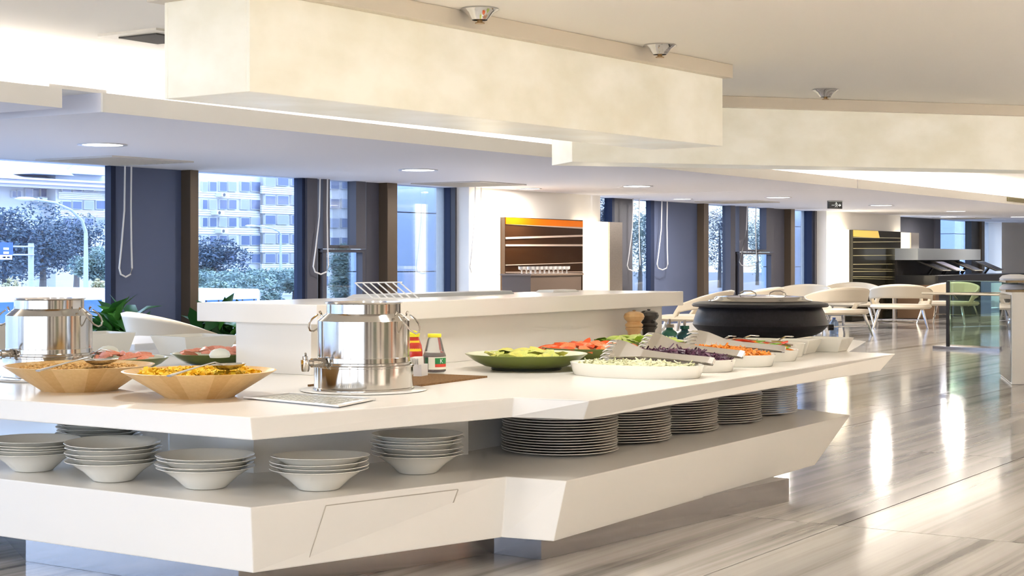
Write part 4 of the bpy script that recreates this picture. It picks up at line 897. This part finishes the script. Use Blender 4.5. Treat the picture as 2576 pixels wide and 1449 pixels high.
# ================================================================== WALL STATIONS, FURNITURE
M_bronze=mat('bronze_mirror',(.035,.013,.004),.2,spec=.3,coat=.1); M_dark=mat('dark_mirror',(.016,.014,.008),.15,spec=.3,coat=.1)
M_line=mat('inlay_line',(.52,.40,.33),.4); M_line2=mat('inlay_line_olive',(.36,.32,.17),.4)
def station(p_l0,p_l1,p_d0,p_d1,p_r0,p_r1,p_s,ytop,lines,m,ml,label,Y=9.48,lh=3):
    zt=WZ(p_d0,ytop,Y); x0=W(p_l0,Y); r=E('wall_station',(W(p_d0,Y),9.45,0),label,'wall station','backlit wall stations')
    MB().box(W(p_l0,9.54),W(p_l1,9.54),9.54,9.60,.3,zt).build('light_panel',M_led,r,world=True,smooth=False)
    MB().box(W(p_d0,Y),W(p_d1,Y),Y,9.54,.12,zt).build('mirror_panel',m,r,world=True,smooth=False)
    MB().box(W(p_r0,Y),W(p_r1,Y),Y,9.60,.12,zt-.01).build('light_panel',M_led,r,world=True,smooth=False)
    MB().box(W(p_r1,Y)+.002,W(p_s,Y),Y-.02,9.60,0,zt-.01).build('steel_edge',M_steelb,r,world=True,smooth=False)
    MB().box(W(p_d0,Y),W(p_d1,Y),Y+.01,9.60,0,.12).build('base',M_dark,r,world=True,smooth=False)
    for ya,yb,h in lines:
        xa,xb=W(p_d0,Y)+.01,W(p_d1,Y)-.01; za,zb=WZ(p_d0,ya,Y),WZ(p_d1,yb,Y); hh=h*.5*17/F
        MB().add([(xa,Y-.006,za-hh),(xb,Y-.006,zb-hh),(xb,Y-.006,zb+hh),(xa,Y-.006,za+hh),(xa,Y+.002,za-hh),(xb,Y+.002,zb-hh),(xb,Y+.002,zb+hh),(xa,Y+.002,za+hh)],[(0,1,2,3),(7,6,5,4),(0,4,5,1),(1,5,6,2),(2,6,7,3),(3,7,4,0)]).build('inlay_line',ml,r,world=True,smooth=False)
    return r
s1=station(1205,1268,1270,1466,1468,1530,1562,546,((561.5,573.5,5),(599,593,5),(617,617,5),(667,661,2),(685,684,2)),M_bronze,M_line,'backlit wall station with orange topped bronze mirror panel')
zt=WZ(1270,546,9.48); MB().add([(W(1271,9.48),9.472,zt-.075),(W(1465,9.48),9.472,zt-.082),(W(1465,9.48),9.472,zt-.012),(W(1271,9.48),9.472,zt-.003),(W(1271,9.48),9.482,zt-.075),(W(1465,9.48),9.482,zt-.082),(W(1465,9.48),9.482,zt-.012),(W(1271,9.48),9.482,zt-.003)],[(0,1,2,3),(7,6,5,4),(0,4,5,1),(1,5,6,2),(2,6,7,3),(3,7,4,0)]).build('orange_strip',mat('orange_glow',(.35,.08,.0),.5,spec=.1,emit=(1,.20,.0),es=.22),s1,world=True,smooth=False)
s2=station(2090,2143,2145,2266,2268,2289,2309,578,((597,599,3),(609,608,3),(625,625,3),(643,642,3),(665,664,3),(676,678,2),(683,682,3),(696,697,3),(700,703,2)),M_dark,M_line2,'backlit wall station with dark olive mirror panel and yellow corner')
zt=WZ(2145,578,9.48); xa,xb=W(2146,9.48),W(2208,9.48); z0=WZ(2146,595,9.48); z1=WZ(2210,599,9.48)
MB().add([(xa,9.472,z0),(W(2212,9.48),9.472,z1),(xb,9.472,zt-.004),(xa,9.472,zt-.004),(xa,9.482,z0),(W(2212,9.48),9.482,z1),(xb,9.482,zt-.004),(xa,9.482,zt-.004)],[(0,1,2,3),(7,6,5,4),(0,4,5,1),(1,5,6,2),(2,6,7,3),(3,7,4,0)]).build('yellow_corner',mat('yellow_panel',(.62,.42,.08),.5,emit=(.8,.5,.08),es=.25),s2,world=True,smooth=False)
lamp('station_glow',(W(1236,9.48),9.5,1.1),3,.5,(1,.86,.62),(PI/2,0,0),'RECTANGLE',1.0)
lamp('station_glow',(W(2116,9.48),9.5,1.1),5,.7,(1,.86,.62),(PI/2,0,0),'RECTANGLE',1.0)
# sideboard with glasses before the bronze panel
Yd=8.9; xa,xb=W(1335,Yd),W(1462,Yd); zt=WZ(1400,688,Yd)
sb=E('sideboard',((xa+xb)/2,Yd+.18,0),'brown sideboard with glassware before the bronze mirror panel','sideboard')
MB().box(xa,xb,Yd,Yd+.36,0,zt-.02).build('body',mat('taupe_lacquer',(.14,.10,.075),.35),sb,world=True,smooth=False); MB().box(xa-.02,xb+.02,Yd-.02,Yd+.37,zt-.02,zt).build('top',mat('taupe_top',(.22,.16,.12),.3),sb,world=True,smooth=False)
gl=MB().lathe([(.001,0),(.028,0),(.006,.006),(.006,.03),(.036,.045),(.038,.075),(.036,.075),(.03,.047),(.001,.036)],14,caps=False); g0=None
for row in range(2):
    for k in range(9):
        if g0 is None: g0=gl.build('wine_glass',mat('bar_glass',(.85,.85,.85),.05,trans=.4,metal=.2)); o=g0
        else: o=g0.copy(); COL.objects.link(o)
        o.location=(xa+.12+k*(xb-xa-.2)/9+row*.05,Yd+.08+.14*row,zt); o['label']='small stemmed glass standing on the brown sideboard'; o['category']='glass'; o['group']='glasses on the sideboard'
# ---- kiosk with tablets
Yk=9.0; za,zb=WZ(2390,654,Yk),WZ(2390,626,Yk); xa,xb=W(2309,Yk),W(2467,Yk)
kk=E('tablet_kiosk',((xa+xb)/2,Yk,0),'black kiosk counter with silver canopy at the far window','kiosk')
MB().box(xa,xb,Yk,Yk+.4,za,zb).build('silver_canopy',mat('silver_panel',(.50,.54,.58),.35,metal=.5),kk,world=True,smooth=False)
MB().box(xa+.05,xb-.05,Yk+.38,Yk+.42,.1,za).build('back_board',mat('kiosk_dark',(.03,.025,.022),.4),kk,world=True,smooth=False)
zc_=WZ(2400,692,Yk-.3); MB().box(xa,W(2518,Yk+.2),Yk-.35,Yk+.38,zc_-.16,zc_).build('counter',M_black,kk,world=True,smooth=False)
MB().box(xa,W(2362,Yk-.3),Yk-.3,Yk+.36,0,zc_-.16).build('cabinet',mat('brown_cabinet',(.20,.12,.07),.4),kk,world=True,smooth=False)
MB().box(W(2362,Yk-.3),W(2500,Yk-.3),Yk-.25,Yk+.36,0,zc_-.16).build('front',M_black,kk,world=True,smooth=False)
tabm=mat('tablet_screen',(.10,.10,.115),.25)
for k,px in enumerate((2312,2347,2394,2452)):
    pa=(W(px,Yk+.2),Yk+.2,WZ(px,657,Yk+.2)); L=W(px+22,Yk+.2)-W(px,Yk+.2); dx=W(px+19,Yk)-W(px,Yk)
    zt_=WZ(px,657,Yk); zb_=WZ(px,682,Yk)
    t=E('tablet',(pa[0]+dx*.5,Yk,zc_),'tilted tablet stand on the black kiosk '+['by the steel wall edge','with a lit page, second along','third along','at the open end'][k],'tablet','tilted tablets on the kiosk')
    y0=Yk+.2; fr=[(pa[0],y0,zt_),(pa[0]+L,y0,zt_),(pa[0]+L+dx,y0-.3,zb_),(pa[0]+dx,y0-.3,zb_)]
    MB().prism([(p[0],p[1],p[2]) for p in fr],[(p[0],p[1]+.05,p[2]-.005) for p in fr]).build('frame',mat('tablet_frame',(.50,.48,.42),.4),t,world=True,smooth=False)
    c=Vector((sum(p[0] for p in fr)/4,sum(p[1] for p in fr)/4,sum(p[2] for p in fr)/4))
    fi=[c+(Vector(p)-c)*.84+Vector((0,-.008,.004)) for p in fr]
    MB().add(fi,[(0,1,2,3)]).build('screen',tabm if k!=1 else mat('tablet_page',(.40,.38,.46),.3,emit=(.45,.42,.5),es=.25),t,world=True,smooth=False)
    MB().tube([(c.x,c.y+.03,c.z-.02),(c.x,c.y+.12,zc_+.01)],.03,8).build('stand',M_black,t,world=True)
# ---- shell chairs
def chair_root(label,group):
    r=E('shell_chair',(0,0,0),label,'chair',group)
    # back opens towards +y ; back at -y
    n=28; rows=7; vs=[]; 
    for j in range(rows):
        v=j/(rows-1)
        for i in range(n+1):
            a=-2.05+4.1*i/n; c=math.cos(a); side=abs(a)/2.05
            zt=.36+.28*(max(0,math.cos(a*.62))**1.1); zb=.36+.085*max(0,(1-side**3)) if True else 0
            if side>.86: zb=.34-.06*(side-.86)/.14
            if side>.80: zt=min(zt,.54-.22*(side-.80)/.2)
            z=zb+(max(zt,zb+.02)-zb)*v; rr_=.40+.055*v*c
            vs.append((rr_*math.sin(a)*1.08,-rr_*c*.98+.02,z))
    fs=[(j*(n+1)+i,j*(n+1)+i+1,(j+1)*(n+1)+i+1,(j+1)*(n+1)+i) for j in range(rows-1) for i in range(n)]
    o=MB().add(vs,fs).build('back_shell',M_chair,r,fix=False); md=o.modifiers.new('thick','SOLIDIFY'); md.thickness=.035; md.offset=0
    b=MB(); 
    prof=[]
    sh=[(.44*math.copysign(abs(math.cos(t))**.7,math.cos(t)),.40*math.copysign(abs(math.sin(t))**.7,math.sin(t))+.02) for t in [2*PI*k/28 for k in range(28)]]
    b.prism([(x*.94,y*.94) for x,y in sh],sh,.285,.31); b.prism(sh,[(x*.96,y*.96) for x,y in sh],.31,.345)
    b.build('seat',M_chair,r,bevel=0)
    for sx,sy in ((-1,-1),(1,-1),(-1,1),(1,1)):
        MB().tube([(sx*.30,sy*.26+.02,.29),(sx*.34,sy*.30+.02,.15),(sx*.38,sy*.34+.02,0)],[.022,.019,.014],8).build('leg',M_chrome,r)
    MB().tube([(-.345,-.285,.13),(.345,-.285,.13)],.010,6).build('stretcher',M_chrome,r)
    return r
ch0=chair_root('cream shell armchair on chrome legs beside the black kettle','cream shell chairs in the dining area')
def put(px,zc,rz,label,first=False):
    x,y=C(px,zc)
    if first: ch0.location=(x,y,0); ch0.rotation_euler=(0,0,rz); ch0['label']=label; return ch0
    return dup(ch0,(x,y,0),rz,label)
face=TH-PI/2   # local +y looks away from viewer, so the back faces the viewer
put(2098,20.8,face+.35,'cream shell chair on chrome legs just beyond the black kettle, back to the aisle',True)
put(2266,23.1,face-.25,'cream shell chair with its back to the glass screen, open gap under the back')
put(2140,24.3,face+PI*.9,'cream shell chair behind the first two, below the far lit station')
put(2388,24.7,face+PI*.8,'cream shell chair partly seen through the green glass screen')
put(1885,20.6,face+.9,'cream shell chair whose back shows above the kettle lid')
put(2010,22.4,face+2.6,'cream shell chair behind the kettle lid, nearer the window')
put(1752,18.6,face+1.2,'tan lit shell chair just past the end of the raised shelf')
lc=put(470,11.0,face-1.0,'cream shell chair behind the salmon bowls by the street window')
put(640,9.6,face+1.9,'cream shell chair seen under the raised shelf end')
put(0,9.2,face+.3,'cream shell chair behind the rear milk urn')
# ---- dining tables
def table(px,zc,rad,label,round_=True,z=.50):
    x,y=C(px,zc); r=E('dining_table',(x,y,0),label,'table','white dining tables')
    if round_: MB().lathe([(.001,z-.03),(rad,z-.03),(rad+.006,z-.02),(rad,z),(.001,z)],48,caps=False).build('table_top',M_white,r)
    else: MB().box(-rad,rad,-rad,rad,z-.04,z).build('table_top',M_white,r,smooth=False,bevel=.006)
    MB().tube([(0,0,.012),(0,0,z-.03)],.035,14).build('pedestal',M_steelb,r); MB().lathe([(.001,0),(.30,0),(.30,.010),(.05,.02),(.001,.02)],32,caps=False).build('foot',M_steelb,r)
table(2250,25.2,.38,'round white dining table among the far cream chairs')
table(345,9.0,.34,'square white dining table by the street window plants',False,.545)
# water jug on floor by chair
x,y=P(2098,840,0); r=E('water_bottle',(x,y,0),'large clear blue water bottle standing under the chair beyond the kettle','water bottle')
MB().lathe([(.001,0),(.055,0),(.06,.02),(.06,.15),(.03,.19),(.02,.2),(.001,.2)],20,caps=False).build('bottle',mat('blue_water',(.45,.60,.85),.1,trans=.5),r)
MB().lathe([(.001,.2),(.022,.2),(.022,.22),(.001,.22)],14,caps=False).build('cap',mat('blue_cap',(.1,.2,.6),.4),r)
# ---- glass screen with rail
A=P(2384,878,0); B=P(2560,886,0); gs=E('glass_screen',(*A,0),'green glass screen with black post and low dark base rail','glass screen')
A3,B3=Vector((*A,0)),Vector((*B,0)); u=(B3-A3).normalized(); n_=Vector((-u.y,u.x,0))
zt=1-(707-HY)/F*(F/(878-HY))
def obox(p,q,h0,h1,t,name,m,par):
    p,q=Vector(p),Vector(q); o=n_*t/2
    MB().prism([(p-o)[:],(q-o)[:],(q+o)[:],(p+o)[:]],[(p-o)[:],(q-o)[:],(q+o)[:],(p+o)[:]],h0,h1).build(name,m,par,world=True,smooth=False)
obox(A3+u*.03,B3,.05,zt,.014,'glass_pane',M_gglass,gs); obox(A3-u*.012,A3+u*.02,0.03,zt+.0,.03,'post',M_black,gs)
obox(A3-u*.16,B3,0,.03,.10,'base_rail',M_plinth,gs); obox(A3,B3,zt,zt+.006,.02,'top_edge',mat('glass_edge',(.30,.42,.34),.2),gs)
zr=1-(738-HY)/F*(F/(878-HY)); MB().tube([A3-u*.25-n_*.12+Vector((0,0,zr)),B3-n_*.12+Vector((0,0,zr-.004))],.013,10).build('tray_rail',mat('brass_rail',(.72,.64,.50),.25,metal=.6),gs,world=True)
MB().tube([A3+u*.03-n_*.03+Vector((0,0,zr+.006)),B3-n_*.03+Vector((0,0,zr+.022))],.006,8).build('thin_rod',M_steel,gs,world=True)
for t in (.12,.75): MB().tube([A3+u*t+Vector((0,0,zr-.06)),A3+u*t-n_*.12+Vector((0,0,zr))],.008,8).build('bracket',M_steel,gs,world=True)
# ---- side counter at the picture edge
c0=P(2545,968,0); c1=P(2517,945,0); v=Vector(c1)-Vector(c0); u2=Vector((-CT*.0+ST,-CT)); 
q=[Vector(c0),Vector(c0)+u2*2.2,Vector(c0)+u2*2.2+v*1.0,Vector(c0)+v*1.0]
zt=.735; sc_=E('side_counter',(*c0,0),'white side counter at the edge of the hall with glassware trays','counter')
MB().prism([tuple(p) for p in q],[tuple(p) for p in q],0.0005,zt).build('cabinet',M_stone,sc_,world=True,smooth=False,bevel=.006)
g_=[q[0]-u2*.012,q[0]-u2*.004,q[3]-u2*.004,q[3]-u2*.012]
MB().prism([tuple(p) for p in g_],[tuple(p) for p in g_],.02,zt-.02).build('glass_side',M_clear,sc_,world=True,smooth=False)
M_nap=mat('folded_linen',(.80,.80,.83),.6)
for lev in range(2):
    z=zt+lev*.075; o=Vector(c0)+v*.2-u2*.03; base=[o,o+u2*1.4,o+u2*1.4+v*.6,o+v*.6]
    tr=E('linen_tray',(*o,z),['lower','upper'][lev]+' dark bronze tray of folded white linen on the side counter','tray','linen trays')
    MB().prism([tuple(p) for p in base],[tuple(p) for p in base],z,z+.016).build('tray',mat('bronze_tray',(.26,.20,.12),.35,metal=.6),tr,world=True,smooth=False)
    for k in range(6):
        p=o+u2*(.10+.2*k)+v*.25; l=MB()
        l.lathe([(.001,0),(.95,0),(1,.3),(.8,.8),(.3,1.0),(.001,1)],12,sx=.11,sy=.13,caps=False); l.v=[(a,b,c*.05) for a,b,c in l.v]
        T(l.build('folded_napkin',M_nap,loc=(p.x,p.y,z+.016)),'folded white linen napkin on the '+['lower','upper'][lev]+' bronze tray','napkin',['lower','upper'][lev]+' tray napkins')
# ---- planter with plants under the street window
M_pl=[mat('dark_leaf',(.02,.09,.02),.3),mat('mid_leaf',(.05,.20,.03),.3)]
def plant(px,zc,n,h,label,seed):
    x,y=C(px,zc); r=E('potted_plant',(x,y,0),label,'plant','window sill plants'); rr=random.Random(seed)
    MB().lathe([(.001,0),(.14,0),(.19,.28),(.17,.28),(.15,.2),(.001,.2)],20,caps=False).build('pot',M_white,r)
    l0=None
    for k in range(n):
        if l0 is None or k==1:
            m=MB(); w=.045; m.add([(0,0,0),(.08,-w,.05),(.08,0,.035),(.08,w,.05),(.2,-w*1.1,.07),(.2,0,.055),(.2,w*1.1,.07),(.32,0,.03)],[(0,1,2),(0,2,3),(1,4,5,2),(2,5,6,3),(4,7,5),(5,7,6)])
            o=m.build('leaf',M_pl[k%2],r,fix=False)
            if k==0: l0=o
            else: l1=o
        else: o=bpy.data.objects.new('leaf',(l0 if k%2==0 else l1).data); COL.objects.link(o); o.parent=r
        o.location=(rr.gauss(0,.17),rr.gauss(0,.09),.25+rr.uniform(0,h)); o.rotation_euler=(rr.gauss(0,.4),rr.gauss(-.15,.45),rr.uniform(0,6.28))
plant(292,12.2,80,.24,'leafy green plant by the street window behind the rear urn',1)
plant(556,13.4,80,.20,'dark green plant under the raised shelf end by the window',3)
